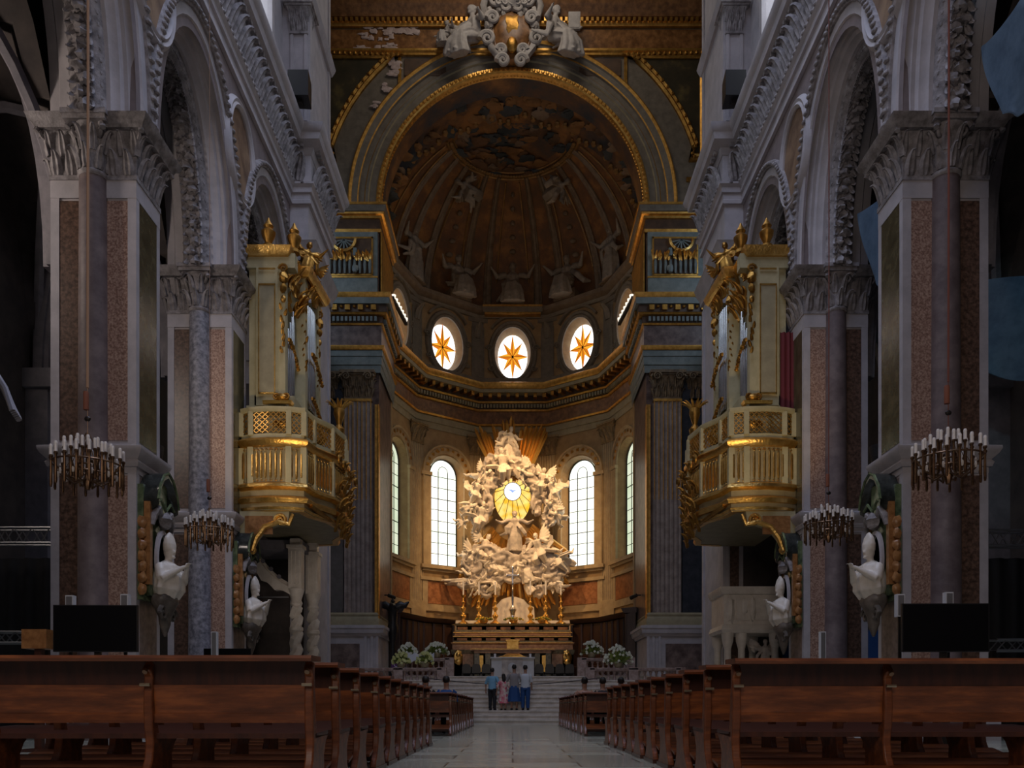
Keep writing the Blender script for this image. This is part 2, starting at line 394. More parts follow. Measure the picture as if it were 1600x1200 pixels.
    # roundels between the arches
    for yc,lab in ((17.05,'nearer'),(22.7,'farther')):
        t = thing('wall_medallion', 'round painted medallion in a grey moulded ring, %s one on the %s arcade wall' % (lab, SIDE[s]), 'medallion', (XC+s*W, yc, 15.75))
        mb = MB(); mb.loft([[(-s*.03, .92*cos(a), 1.12*sin(a)) for a in [2*PI*k/40 for k in range(40)]],[(.0, .92*cos(a), 1.12*sin(a)) for a in [2*PI*k/40 for k in range(40)]]])
        mb.build('painted_disc', medal, t)
        mb = MB(); rings = []
        for k in range(40):
            a = 2*PI*k/40; rings.append([(-s*h, q*cos(a), (q+.2)*sin(a)) for h,q in ((0,.9),(.08,.9),(.14,.97),(.10,1.03),(.13,1.1),(.05,1.18),(0,1.2))])
        mb.loft(rings, loop=True); mb.build('ring_moulding', stone, t)
    # entablature of the nave, returning round the crossing pier
    XI = W - .62
    path = [(XC+s*W, 10.8), (XC+s*W, 27.9), (XC+s*XI, 27.9), (XC+s*XI, 31.1), (XC+s*(W+2), 31.1)]
    sd = 1 if s < 0 else -1
    mb = MB()
    mb.cornice(path, [(0,ZE),(.10,ZE),(.10,17.62),(.06,17.66),(.06,17.84),(.13,17.86),(.13,18.02),(.22,18.1),(.22,18.16),(.10,18.2),(.10,19.1),(0,19.1)], -sd)
    mb.cornice(path, [(0,19.1),(.12,19.1),(.2,19.22),(.2,19.3),(.46,19.42),(.5,19.62),(.56,19.66),(.62,19.8),(.62,19.88),(0,19.9)], -sd)
    struct(mb, 'trim_%d' % (20 + (s > 0)), stone)
    mb = MB()   # acanthus frieze and its small leaf course
    def along(path, step):
        for a,b in zip(path, path[1:]):
            a = Vector(a); b = Vector(b); L = (b-a).length; n = max(1, int(L/step)); d = (b-a)/L; nn = Vector((d.y,-d.x))*(1 if s < 0 else -1)
            for i in range(n): yield a + d*(i+.5)*L/n, d, nn
    for p,d,nn in along(path[:4], .36):
        o = p + nn*.10
        mb.leaf((o.x,o.y,18.24), (d.x*.25,d.y*.25,1), (nn.x,nn.y,0), .80, .34, .30)
        o2 = p + d*.18 + nn*.12; mb.blob((o2.x,o2.y,18.55), (.05,.05,.22), 6, 4)
    for p,d,nn in along(path[:4], .22):
        o = p + nn*.2; mb.blob((o.x,o.y,18.13), (.07,.07,.05), 6, 4)
        o = p + nn*.3; mb.box(o.x-.06,o.x+.06,o.y-.06,o.y+.06,19.24,19.38)
    struct(mb, 'trim_%d' % (22 + (s > 0)), carve)
    # lower string course of the pier at the arch springing
    mb = MB()
    mb.cornice([(XC+s*W,27.9),(XC+s*XI,27.9),(XC+s*XI,31.1)], [(0,15.6),(.1,15.6),(.14,15.8),(.26,15.95),(.3,16.1),(.34,16.15),(0,16.2)], -sd)
    struct(mb, 'trim_%d' % (24 + (s > 0)), stone)

# ================================================================ CAPITAL, PIERS
def capital(mb, x0, x1, y0, y1, z0, h, nx=3, ny=2, faces='fblr', corner=True):
    """leafy capital on a rectangular shaft, local coordinates"""
    mb.box(x0-.02,x1+.02,y0-.02,y1+.02,z0,z0+h*.08)
    e = .06
    rings = []
    for t,q in ((.08,0),(.5,.02),(.75,.07),(.85,.12)):
        rings.append([(x0-q,y0-q,z0+h*t),(x1+q,y0-q,z0+h*t),(x1+q,y1+q,z0+h*t),(x0-q,y1+q,z0+h*t)])
    mb.loft(rings)
    mb.box(x0-.16,x1+.16,y0-.16,y1+.16,z0+h*.84,z0+h*.90); mb.box(x0-.22,x1+.22,y0-.22,y1+.22,z0+h*.90,z0+h)
    def row(a, b, out, n):
        a = Vector(a); b = Vector(b)
        for tier,(zz,hh,sc) in enumerate(((.08,.36,1),(.40,.36,.9))):
            m = n if tier == 0 else n+1
            for i in range(m):
                t = (i+.5)/m if tier == 0 else i/(m-1)
                p = a.lerp(b, t); mb.leaf((p.x,p.y,z0+h*zz), (0,0,1), out, h*hh, (b-a).length/n*.85*sc, .34)
    if 'f' in faces: row((x0,y0,0),(x1,y0,0),(0,-1,0),nx)
    if 'b' in faces: row((x0,y1,0),(x1,y1,0),(0,1,0),nx)
    if 'l' in faces: row((x0,y0,0),(x0,y1,0),(-1,0,0),ny)
    if 'r' in faces: row((x1,y0,0),(x1,y1,0),(1,0,0),ny)
    if corner:
        for x,dx in ((x0,-1),(x1,1)):
            for y,dy in ((y0,-1),(y1,1)):
                u = Vector((dx,dy,0)).normalized(); mb.spiral((x+dx*.08,y+dy*.08,z0+h*.74), u, (0,0,1), h*.13, 1.4, h*.045, 14)
def round_capital(mb, x, y, z0, r, h, n=8):
    mb.lathe((x,y,z0), [(r*1.02,0),(r*1.12,h*.03),(r*1.12,h*.07),(r,h*.1),(r*1.05,h*.5),(r*1.25,h*.78),(r*1.4,h*.84)], 20)
    q = r*1.55; mb.box(x-q,x+q,y-q,y+q,z0+h*.84,z0+h*.92); q *= 1.08; mb.box(x-q,x+q,y-q,y+q,z0+h*.92,z0+h)
    for tier,(zz,hh) in enumerate(((.1,.34),(.40,.36))):
        for k in range(n):
            a = 2*PI*(k+tier*.5)/n; o = (cos(a),sin(a),0); mb.leaf((x+r*o[0],y+r*o[1],z0+h*zz), (0,0,1), o, h*hh, r*.72, .34)
    for k in range(4):
        a = PI/4+k*PI/2; u = (cos(a),sin(a),0); mb.spiral((x+r*1.25*u[0],y+r*1.25*u[1],z0+h*.72), u, (0,0,1), h*.14, 1.4, h*.05, 14)
def pierthing(name, label, cat, loc, group=None, rz=0):
    t = thing(name, label, None, loc); t['kind'] = 'structure'; return t
def nave_pier(s, y0, y1, which):
    t = pierthing('wall_pier', 'tall marble clad pier with engaged %s column, %s pier of the %s arcade' % ('dark' if which == 'near' else ('blue grey' if s < 0 else 'dark'), which, SIDE[s]), 'pier', (XC+s*W, y0, 0), group=None)
    M = TM(sx=s)      # local: x = outwards from the nave face, y = depth from the front
    d = y1-y0; T = 1.7; zc = 11.1
    mb = MB(M)      # core with corner strips of grey stone
    mb.box(.02,T-.02,.03,d-.03,0,zc+1)
    for x0,x1 in ((0,.17),(T-.17,T)):
        for ya,yb in ((0,.14),(d-.14,d)): mb.box(x0,x1,ya,yb,0,zc)
    pass
    mb.box(-.004,T+.004,-.004,d+.004,zc-.35,zc); mb.box(-.004,T+.004,-.004,d+.004,5.3,5.9)
    mb.build('pier_body', stone, t)
    mb = MB(M)
    mb.cornice([(0,d),(0,0),(T,0),(T,d)], [(0,5.42),(.05,5.42),(.08,5.5),(.04,5.56),(.14,5.66),(.18,5.74),(.18,5.8),(0,5.86)], -1, closed=True)
    mb.cornice([(0,d),(0,0),(T,0),(T,d)], [(0,0),(.16,0),(.16,.5),(.1,.6),(.06,.7),(0,.75)], -1, closed=True)
    mb.build('moulding', stone, t)
    mb = MB(M); mb.box(.17,.62,.012,.05,5.95,zc-.4); mb.box(.17,.62,.012,.05,.8,5.25); mb.build('facing_panel', brown_panel, t)
    mb = MB(M); mb.box(1.08,1.53,.012,.05,5.95,zc-.4); mb.box(1.08,1.53,.012,.05,.8,5.25); mb.build('facing_panel', brown_dk, t)  # outer panel lies in shadow; the darker marble paints that shade
    mb = MB(M); mb.box(.005,.05,.14,d-.14,5.95,zc-.35); mb.build('polished_side_panel', green_marble, t)
    mb = MB(M); mb.box(.005,.05,.14,d-.14,.8,5.25); mb.build('lower_side_panel', base_panel, t)
    mb = MB(M)
    for yy in (0.02, d-.02):
        mb.lathe((.85,yy,0), [(.36,0),(.36,.5),(.33,.6),(.36,.66),(.32,.75),(.30,.8),(.285,6),(.265,zc+.02)], 28)
    mb.build('engaged_column', granite if (which == 'near' or s > 0) else granite_blue, t)
    mb = MB(M)
    capital(mb, 0, .56, 0, d, zc, 1.15, 2, 4, 'flb'); capital(mb, 1.14, T, 0, d, zc, 1.15, 2, 4, 'frb')
    round_capital(mb, .85, 0.02, zc, .265, 1.15); round_capital(mb, .85, d-.02, zc, .265, 1.15)
    mb.cornice([(0,d),(0,0),(T,0),(T,d)], [(0,12.02),(.2,12.02),(.24,12.1),(.3,12.14),(.34,12.24),(0,12.3)], -1, closed=True)
    mb.build('capital', carve, t)
    return t
for s in (-1,1):
    nave_pier(s, 16.5, 17.6, 'near'); nave_pier(s, 22.1, 23.3, 'far')
    # crossing pier
    t = pierthing('wall_crossing_pier', 'massive grey veined marble pier at the %s side of the crossing' % SIDE[s], 'pier', (XC+s*W, 27.9, 0))
    M = TM(sx=s); XI = -.62
    mb = MB(M); mb.box(XI,1.9,0,3.2,0,33.5); mb.build('pier_body', stone, t)
    mb = MB(M)
    # panelled face: raised border strips
    for z0,z1 in ((.9,9.6),(10.9,15.4),(20.3,24.2),(24.5,33)):
        for x0,x1,y0,y1 in ((XI+.04,XI+.14,-.05,.01),(-.12,-.02,-.05,.01),(XI-.05,XI+.01,.04,.3),(XI-.05,XI+.01,2.9,3.16)): mb.box(x0,x1,y0,y1,z0,z1)
        mb.box(XI+.05,-.03,-.045,.01,z0,z0+.12); mb.box(XI+.05,-.03,-.045,.01,z1-.12,z1)
    mb.build('panel_border', stone, t)
    mb = MB(M); mb.box(0,1.9,-.04,.0,1.0,11.5); mb.build('shade_panel', aisle_plaster, t)  # dark panel stands in for the shade beneath the organ balcony
    mb = MB(M); mb.box(XI+.17,-.15,-.02,.01,10.9+.2,15.2); mb.box(XI+.17,-.15,-.02,.01,1.1,9.4); mb.build('facing_panel', brown_dk, t)
    mb = MB(M); mb.cornice([(1.9,0),(XI,0),(XI,3.2)], [(0,10.0),(.1,10.0),(.14,10.2),(.26,10.35),(.3,10.5),(0,10.55)], 1)
    mb.cornice([(0,0),(XI,0),(XI,3.2)], [(0,0),(.2,0),(.2,.5),(.1,.8),(0,.85)], 1)
    mb.cornice([(0,0),(XI,0),(XI,3.2)], [(0,24.2),(.1,24.2),(.2,24.35),(.24,24.45),(0,24.5)], 1)
    mb.build('moulding', stone, t)
    mb = MB(M); capital(mb, XI+.03, -.02, -.02, .5, 15.0, .6, 3, 2, 'f', False); capital(mb, XI+.03,-.02,-.06,.5,23.2,1.0,3,2,'f', False); mb.build('capital', carve, t)
# ================================================================ AISLES
for s in (-1,1):
    mb = MB()
    mb.box(XC+s*13.2, XC+s*13.5, -4, 40, 0, 18); mb.box(XC+s*(W+1.7), XC+s*13.5, 39.6, 40, 0, 18)
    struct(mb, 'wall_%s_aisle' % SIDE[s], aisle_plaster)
    mb = MB()
    # groin vaults of the aisle
    for (ya,yb) in ((5.3,11.35),(11.35,17.05),(17.05,22.7),(22.7,28.5)):
        xa, xb = W+1.7, 13.2; n = 10
        def vz(u,v): return 9.6+5.2*math.sqrt(max(0, 1-min(abs(u),abs(v))**2)*.999+.001)
        g = [(XC+s*(xa+(xb-xa)*i/n), ya+(yb-ya)*j/n, vz(2*i/n-1, 2*j/n-1)) for j in range(n+1) for i in range(n+1)]
        mb.add(g, [(j*(n+1)+i, j*(n+1)+i+1, (j+1)*(n+1)+i+1, (j+1)*(n+1)+i) for j in range(n) for i in range(n)])
    mb.box(XC+s*9.3, XC+s*13.5, -4, 40, 17.6, 18)
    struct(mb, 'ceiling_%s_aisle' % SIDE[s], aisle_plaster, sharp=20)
    mb = MB()
    for yy in (11.35,17.05,22.7,28.5):
        # transverse arches and diagonal ribs
        xa, xb = W+1.7, 13.1; c = (xa+xb)/2; r = (xb-xa)/2
        for w_,h_ in ((.5,0),(.3,.12)):
            mb.loft([[(XC+s*(c+(r-h_-q)*cos(t)), yy+e, 9.6+(5.2-h_-q)*sin(t)) for e,q in ((-w_/2,0),(-w_/2,.25),(w_/2,.25),(w_/2,0))] for t in [PI*k/20 for k in range(21)]])
        for sgn in (1,-1):
            mb.tube([(XC+s*(c+r*cos(t)), yy-2.8+2.8*cos(t)*sgn, 9.6+5.05*sin(t)) for t in [PI*k/20 for k in range(21)]], .13, 6)
        mb.box(XC+s*12.6, XC+s*13.2, yy-.4, yy+.4, 0, 9.6); mb.box(XC+s*12.4, XC+s*13.2, yy-.55, yy+.55, 9.2, 9.7)
        mb.lathe((XC+s*12.5, yy, 0), [(.3,0),(.3,.6),(.24,.8),(.22,8.8),(.3,8.9),(.4,9.6)], 14)
    struct(mb, 'trim_%d' % (26 + (s > 0)), stone_dk)
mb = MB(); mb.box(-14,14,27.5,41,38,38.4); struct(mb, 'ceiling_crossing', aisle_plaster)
mb = MB(); mb.box(-9.6,9.8,-8,28,33,33.4); struct(mb, 'ceiling_nave', plaster)
mb = MB(); mb.box(-9.6,9.8,-8.4,-8,0,33); struct(mb, 'wall_west', plaster)
for s in (-1,1):
    mb = MB(); mb.box(*sorted((XC+s*(W+.05),XC+s*(W+1.7))),-8,10.8,0,33); struct(mb, 'wall_%s_west' % SIDE[s], plaster)
    mb = MB(); mb.box(*sorted((XC+s*(W+.3),XC+s*(W+.9))),27.9,31.1,33,38.2); mb.box(*sorted((XC+s*(W+.3),XC+s*(W+5.8))),27.9,28.3,18,38.2); struct(mb, 'wall_%s_crossing' % SIDE[s], stone_dk)
mb = MB()
for s in (-1,1): mb.box(XC+s*13.2,XC+s*13.5,31,40,18,38)
struct(mb, 'wall_transept', stone_dk)
# ================================================================ CHANCEL ARCH WALL (y = 40)
AY = 40.0; AZ = 24.8; AR = 6.3
def arcp(r, n=48, a0=0, a1=PI): return [(r*cos(a0+(a1-a0)*k/n), AZ+r*sin(a0+(a1-a0)*k/n)) for k in range(n+1)]
mb = MB()
outer = [(-14,AZ),(-AR-.9,AZ)] + arcp(AR+.9)[::-1][1:-1] + [(AR+.9,AZ),(14,AZ),(14,38),(-14,38)]
mb.prism(outer, AY, AY+1.4, lambda u,v,d: (u,d,v))
struct(mb, 'wall_chancel_arch', greygreen, smooth=False)
mb = MB()   # moulded archivolt: gold lines and grey bands
prof = [(6.3,1.4,3),(6.3,.25,1),(6.3,-.10,1),(6.36,-.16,1),(6.52,-.16,1),(6.58,-.06,0),(6.66,-.03,0),(6.9,-.03,2),(6.94,-.10,0),(7.08,-.10,1),(7.14,-.03,0),(7.36,-.03,0),(7.40,-.12,1),(7.46,-.14,0),(7.66,-.16,0),(7.72,-.22,1),(7.84,-.26,1),(7.9,-.22,1),(7.92,.1,0)]
rings = [[(r*cos(a), AY+d, AZ+r*sin(a)) for r,d,m in prof] for a in [PI*k/72 for k in range(73)]]
mb.loft(rings, False, [p[2] for p in prof], closed=False)
rnd = random.Random(4)
for k in range(90):   # gilded carving on the inner band
    a = PI*(k+.5)/90; mb.blob((6.44*cos(a), AY-.17, AZ+6.44*sin(a)), (.09,.05,.09), 6, 4, mi=1)
for k in range(120):
    a = PI*(k+.5)/120; mb.blob((6.3*cos(a), AY+.12, AZ+6.3*sin(a)), .05, 5, 4, mi=1)
struct(mb, 'trim_30', [greygreen, gold_line, cream_dk, fresco], sharp=25)
# spandrel paintings in carved gilt frames
for s in (-1,1):
    t = thing('spandrel_painting', 'dark painting in a curved gilt frame in the %s spandrel above the arch' % SIDE[s], 'painting', (0, AY, 0))
    A0 = math.acos(5.75/9.05); A1 = math.acos(8.72/9.05)
    arc = [(s*9.05*cos(a), AZ+9.05*sin(a)) for a in [A0+(A1-A0)*k/14 for k in range(15)]]
    poly = arc + [(s*9.0, arc[-1][1]), (s*9.0, arc[0][1])]
    mb = MB(); mb.prism(poly, -.06, 0, lambda u,v,d: (u,d,v)); mb.build('canvas', spandrel_art, t, smooth=False)
    c = Vector((sum(p[0] for p in poly)/len(poly), sum(p[1] for p in poly)/len(poly)))
    mb = MB()
    def off(i, q):
        n = len(poly); p = Vector(poly[i]); a = Vector(poly[i-1]); b = Vector(poly[(i+1)%n])
        n1 = Vector((-(p-a).y, (p-a).x)).normalized(); n2 = Vector((-(b-p).y, (b-p).x)).normalized()
        m = (n1+n2); m = m/max(m.dot(n1), .4)
        if (c-p).dot(m) > 0: m = -m
        return p + m*q
    rings = []
    for i in range(len(poly)): rings.append([(off(i,q).x, -h, off(i,q).y) for q,h in ((-.02,0),(-.02,.12),(.08,.2),(.16,.14),(.26,.2),(.34,.1),(.36,0))])
    mb.loft(rings, loop=True)
    for i in range(len(poly)):
        a = off(i,.22); b = off((i+1)%len(poly),.22); L = (b-a).length; m = max(1,int(L/.24))
        for j in range(m):
            p = a.lerp(b,(j+.5)/m); mb.blob((p.x,-.2,p.y), (.09,.06,.09), 6, 4)
    mb.build('gilt_frame', gold_dk, t)
    # brown marble border next to the frame
    mb = MB(); arc2 = [(s*8.75*cos(a), AZ+8.75*sin(a)) for a in [A0+.02+(A1-A0+.02)*k/14 for k in range(15)]]
# wall panels and mouldings on the arch wall
mb = MB()
pts = [(-14,AY),(14,AY)]
mb.cornice(pts, [(0,31.95),(.12,31.95),(.12,32.05),(.2,32.1),(.2,32.2),(0,32.25)], -1, 1)
mb.cornice(pts, [(0,32.3),(.05,32.3),(.05,33.2),(0,33.25)], -1, 2)
mb.cornice(pts, [(0,33.3),(.14,33.3),(.2,33.4),(.2,33.5),(0,33.55)], -1, 1)
mb.cornice(pts, [(0,33.6),(.3,33.65),(.36,33.8),(.55,33.95),(.7,34.3),(.7,34.5),(0,34.6)], -1, 2)
mb.cornice(pts, [(0,34.6),(.72,34.6),(.8,34.7),(.8,34.8),(0,34.85)], -1, 1); mb.box(-10,10,AY-.05,AY+.02,34.85,37.8,2)
for k in range(80): mb.box(-10+k*.25, -9.88+k*.25, AY-.32, AY-.1, 33.42, 33.6, 1)
struct(mb, 'trim_31', [greygreen, gold_line, apse_brown])
for s in (-1,1):
    mb = MB()
    mb.box(*sorted((s*3.2,s*5.2)), AY-.05, AY, 31.0, 31.8, 0); 
    mb.box(*sorted((s*5.35,s*5.5)), AY-.08, AY, 30.4, 32.0, 1); mb.box(*sorted((s*8.6,s*14)), AY-.06, AY, 24.9, 25.9, 0)
    mb.box(*sorted((s*8.35,s*14)), AY-.10, AY, 25.9, 26.1, 1)
    struct(mb, 'trim_%d' % (32+(s>0)), [dark_brown, gold_dk])
# flaked plaster on the left spandrel
mb = MB(); rnd = random.Random(8)
for cx,cz,rx,rz,n in ((-6.4,33.0,.9,.45,26),(-6.6,32.2,1.1,.22,26),(-5.75,31.9,.35,.7,16),(-5.0,33.2,.5,.22,14),(-5.7,31.2,.2,.35,8),(-6.05,30.5,.12,.3,5),(-6.6,29.6,.1,.2,3)):
    for k in range(n):
        a = rnd.uniform(0,2*PI); q = rnd.random()**.5
        mb.blob((cx+rx*q*cos(a), AY-.02-(.05 if cz < 32.2 else .05), cz+rz*q*sin(a)), (rnd.uniform(.08,.26),.03,rnd.uniform(.06,.16)), 7, 4, .8, k)
struct(mb, 'trim_44', mat('bare_plaster', (.36,.27,.24), (.50,.40,.37), 6, .8))

# ---------------------------------------------------------------- piers at the sides of the arch
FX = 9.6
def side_plan(p=0):   # plan of the pier front and its return into the chancel
    return None
for s in (-1,1):
    M = TM(sx=s); sd = 1 if s < 0 else -1
    t = pierthing('wall_chancel_pier', 'dark marble chancel pier with fluted pilaster, %s side of the high altar' % SIDE[s], 'pier', (0, AY, 0))
    mb = MB(M); mb.box(6.45,14,.15,4.2,1.2,AZ); mb.build('pier_body', purple_marble, t)
    # impost
    line = [(14,0.0),(6.3,0.0),(6.3,4.3)]
    mb = MB(M)
    mb.cornice([(14,.12),(6.42,.12),(6.42,4.3)], [(0,AZ-1.25),(.06,AZ-1.25),(.1,AZ-1.12),(0,AZ-1.1)], 1, 1)
    mb.cornice([(14,.12),(6.42,.12),(6.42,4.3)], [(0,AZ-1.1),(.02,AZ-1.1),(.02,AZ-.62),(0,AZ-.6)], 1, 2)
    mb.cornice([(14,.12),(6.42,.12),(6.42,4.3)], [(0,AZ-.6),(.1,AZ-.6),(.12,AZ-.5),(.22,AZ-.45),(.25,AZ-.38)  ,(0,AZ-.36)], 1, 1)
    mb.cornice([(14,.12),(6.42,.12),(6.42,4.3)], [(0,AZ-.36),(.3,AZ-.36),(.36,AZ-.1),(0,AZ-.1)], 1, 0)
    mb.cornice([(14,.12),(6.42,.12),(6.42,4.3)], [(0,AZ-.1),(.4,AZ-.1),(.42,AZ),(0,AZ+.02)], 1, 1)
    mb.build('impost_moulding', [greygreen, gold_line, dark_brown], t)
    mb = MB(M)   # upper order z 20.4 .. 23.5: panel with swags
    mb.box(6.5,14,.05,.2,20.3,23.55,0); mb.box(6.5,14,-.02,.1,20.45,21.3,0); mb.box(6.48,14,-.05,.1,21.3,21.38,1)
    mb.box(6.75,8.9,.0,.06,21.5,23.2,2)
    for x in (6.72,8.85): mb.box(x,x+.07,-.02,.06,21.45,23.3,1)
    mb.box(6.72,8.92,-.02,.06,23.2,23.28,1); mb.box(6.72,8.92,-.02,.06,21.42,21.5,1)
    mb.box(6.30,6.36,.1,3.9,20.4,23.5,1)
    mb.build('upper_panel', [bluegrey, gold_line, dark_brown], t)
    mb = MB(M)  # gilded flames of foliage over fluted vases, with a shell
    rnd = random.Random(11+s)
    for k in range(9):
        x = 6.85+k*.24; mb.tube([(x,-.06,21.5),(x,-.1,21.9),(x,-.06,22.15)], [.05,.085,.06], 6, 1)
        for j in range(5): mb.leaf((x+rnd.uniform(-.08,.08),-.08,22.05+rnd.uniform(0,.25)), (rnd.uniform(-.6,.6),0,1), (0,-1,0), rnd.uniform(.2,.36), .12, .5, 0)
    mb.loft([[(8.1+(q*.62)*cos(a), -.12+h, 23.12+(q*.62)*sin(a)) for q,h in ((.78,0),(.85,-.1),(1,-.04),(1,.1))] for a in [PI+PI*k/16 for k in range(17)]], mi=0)
    for a in range(7): mb.bar((8.1,-.06,23.1),(8.1+.5*cos(PI+PI*(a+.5)/7),-.06,23.1+.5*sin(PI+PI*(a+.5)/7)),.07,.05,1)
    mb.blob((7.55,-.14,22.5),(.12,.1,.2),8,6,.5,3,1); mb.blob((7.55,-.16,21.7),(.16,.1,.2),8,6,.5,4,1)
    mb.build('gilded_swags', [gold, bluegrey], t)
    # main entablature 16.9 .. 20.3
    mb = MB(M); L1 = [(14,.0),(6.35,.0),(6.35,4.3)]
    mb.cornice(L1, [(0,16.75),(.0,16.75),(.02,17.1),(.06,17.12),(.06,17.5),(.1,17.52),(.1,17.8),(0,17.8)], 1, 0)
    mb.cornice(L1, [(0,17.8),(.14,17.8),(.2,17.92),(.2,18.0),(0,18.02)], 1, 1)
    mb.cornice(L1, [(0,18.0),(.05,18.0),(.05,19.0),(0,19.0)], 1, 2)
    mb.cornice(L1, [(0,19.0),(.1,19.0),(.14,19.08),(0,19.1)], 1, 1)
    mb.cornice(L1, [(0,19.1),(.12,19.1),(.12,19.42),(0,19.42)], 1, 3)
    mb.cornice(L1, [(0,19.4),(.3,19.42),(.36,19.5),(0,19.52)], 1, 1)
    mb.cornice(L1, [(0,19.5),(.35,19.52),(.35,19.86),(0,19.86)], 1, 3)
    mb.cornice(L1, [(0,19.84),(.48,19.86),(.5,20.14),(0,20.14)], 1, 0)
    mb.cornice(L1, [(0,20.12),(.5,20.14),(.56,20.24),(.58,20.36),(0,20.4)], 1, 1)
    mb.build('entablature', [bluegrey, gold_line, purple_marble, dark_brown], t)
    mb = MB(M)
    for k in range(34): x = 6.5+k*.2; mb.box(x,x+.12,-.24,-.1,19.14,19.36)
    for k in range(20): y = .1+k*.2; mb.box(6.1,6.25,y,y+.12,19.14,19.36)
    mb.build('dentils', bluegrey, t)
    mb = MB(M)
    for k in range(8): x = 6.5+k*.62; mb.box(x,x+.24,-.46,-.3,19.58,19.82); mb.blob((x+.42,-.38,19.75),(.1,.1,.08),6,4)
    for k in range(6): y = .2+k*.62; mb.box(5.9,6.05,y,y+.24,19.58,19.82)
    mb.build('modillions', gold_dk, t)
    # column shafts and capitals, pedestal
    mb = MB(M); mb.box(8.15,14,-.02,.3,3.2,16.8); mb.build('flat_shaft', navy, t)
    def flutes(mb, x0, x1, y, z0, z1, n, dp=.05):
        w_ = (x1-x0)/n; poly = []
        poly.append((x0,y+.3)); poly.append((x0,y))
        for k in range(n):
            a = x0+k*w_; c = a+w_/2; poly += [(a+w_*.18,y)] + [(c-w_*.32*cos(t_), y+dp*sin(t_)) for t_ in (.5,PI/2,PI-.5)] + [(a+w_*.82,y)]
        poly += [(x1,y),(x1,y+.3)]
        mb.loft([[(u,v,z) for u,v in poly] for z in (z0,z1)])
    mb = MB(M); mb.box(6.75,8.1,-.02,.3,5.0,15.6); flutes(mb, 6.78, 8.06, -.22, 5.2, 15.3, 6); mb.build('fluted_pilaster', purple_marble if False else mat('fluted_pilaster_marble', (.22,.175,.155), (.36,.295,.26), 3, .5), t)
    mb = MB(M)
    for k in range(7):
        x = 6.78+k*1.28/6; mb.box(x-.022,x+.022,-.235,-.2,10.6,15.3)
    mb.box(6.42,6.47,-.1,.3,4.8,15.2); mb.box(6.5,6.62,-.06,.1,4.8,15.2) ; mb.box(6.75,8.1,-.25,.2,15.3,15.42)
    mb.build('gilded_fillets', gold_line, t)
    mb = MB(M); capital(mb, 6.8, 8.05, -.2, .4, 15.4, 1.35, 4, 2, 'flr'); capital(mb, 8.5, 9.6, 0, .4, 15.4, 1.35, 4, 2, 'flr')
    for x in (6.9,7.95,8.6,9.5): mb.spiral((x,-.4,16.45),(1,0,0),(0,0,1),.2,1.8,.05,18)
    mb.build('capital', mat('gilded_dark_capital', (.10,.07,.045), (.26,.18,.10), 6, .45, .3), t)
    mb = MB(M); P = [(14,-.3),(6.35,-.3),(6.35,3.6)]
    mb.box(6.4,14,-.28,3.6,1.0,4.5,0)
    mb.cornice(P, [(0,1.0),(.25,1.0),(.25,1.45),(.16,1.5),(.1,1.6),(0,1.65)], 1, 0)
    mb.cornice(P, [(0,4.05),(.06,4.05),(.1,4.15),(.2,4.2),(.24,4.4),(.28,4.42),(.28,4.55),(0,4.6)], 1, 0)
    mb.cornice([(14,-.2),(6.5,-.2),(6.5,3.4)], [(0,4.6),(.12,4.6),(.12,4.85),(.05,5.0),(.08,5.1),(.02,5.2),(0,5.2)], 1, 1)
    for x in (6.4,6.65,6.95): mb.box(x,x+.12,-.36,-.28,1.6,4.1,0)
    mb.build('pedestal', [stone, cream_dk], t)
    mb = MB(M); mb.box(7.3,9.2,-.33,-.28,1.7,3.7); mb.build('pedestal_panel', purple_marble, t)
    # lamp strip on the cornice ledge
    t = thing('ledge_floodlight', 'strip of small white floodlights on the %s cornice ledge beside the oval windows' % SIDE[s], 'floodlight', (0,0,0))
    mb = MB(); a = Vector((s*5.82, 40.2, 20.47)); b = Vector((s*5.5, 43.0, 20.47)); mb.bar(a, b, .16, .14); 
    mb.build('housing', black_metal, t)
    for k in range(7):
        p = a.lerp(b, (k+.5)/7); mb = MB(); mb.lathe((p.x-s*.02,p.y,p.z+.02), [(.06,0),(.11,.12),(.11,.2)], 10); mb.build('lamp', emis('lit_lamp', (1,.9,.75), 1.2) if 'lit_lamp' not in MATS else MATS['lit_lamp'], t)

for s in (-1,1):  # fixture added to give the low apse pair a place
    t = thing('wall_spotlight', 'small black spotlight added on the inner face of the %s chancel pier' % SIDE[s], 'spotlight', (s*6.2, 41.8, 6.3))
    mb = MB(TM(sx=s)); mb.tube([(.05,0,0),(-.12,.12,-.06),(-.24,.22,-.12)],[.09,.1,.11],12); mb.build('lamp_housing', black_metal, t)
    mb = MB(TM(sx=s)); mb.box(.02,.24,-.03,.03,-.03,.03); mb.build('wall_arm', black_metal, t)
# ================================================================ APSE
RA = 7.02; CY = 44.3; FZ = 2.0
ANG = [-90,-54,-18,18,54,90]
V = [(RA*sin(R(a)), CY+RA*cos(R(a))) for a in ANG]
segs = list(zip(V, V[1:]))
def seg_M(i, inset=0):
    a, b = segs[i]; a = Vector(a); b = Vector(b); c = (a+b)/2; d = (b-a).normalized()
    # local: x along the wall, y into the wall (away from the room), z up
    n = Vector((-d.y, d.x)); 
    if n.dot(c - Vector((0,CY))) < 0: n = -n
    M = Matrix(((d.x, n.x, 0, c.x), (d.y, n.y, 0, c.y), (0,0,1,0), (0,0,0,1))); return M, (b-a).length/2
WZ0, WZ1, WW = 9.1, 15.55, .97
def winpoly(w=WW, z0=WZ0, z1=WZ1, n=14):
    return [(-w,z0),(w,z0)] + [(w*cos(PI*k/n), z1-w+w*sin(PI*k/n)) for k in range(n+1)]
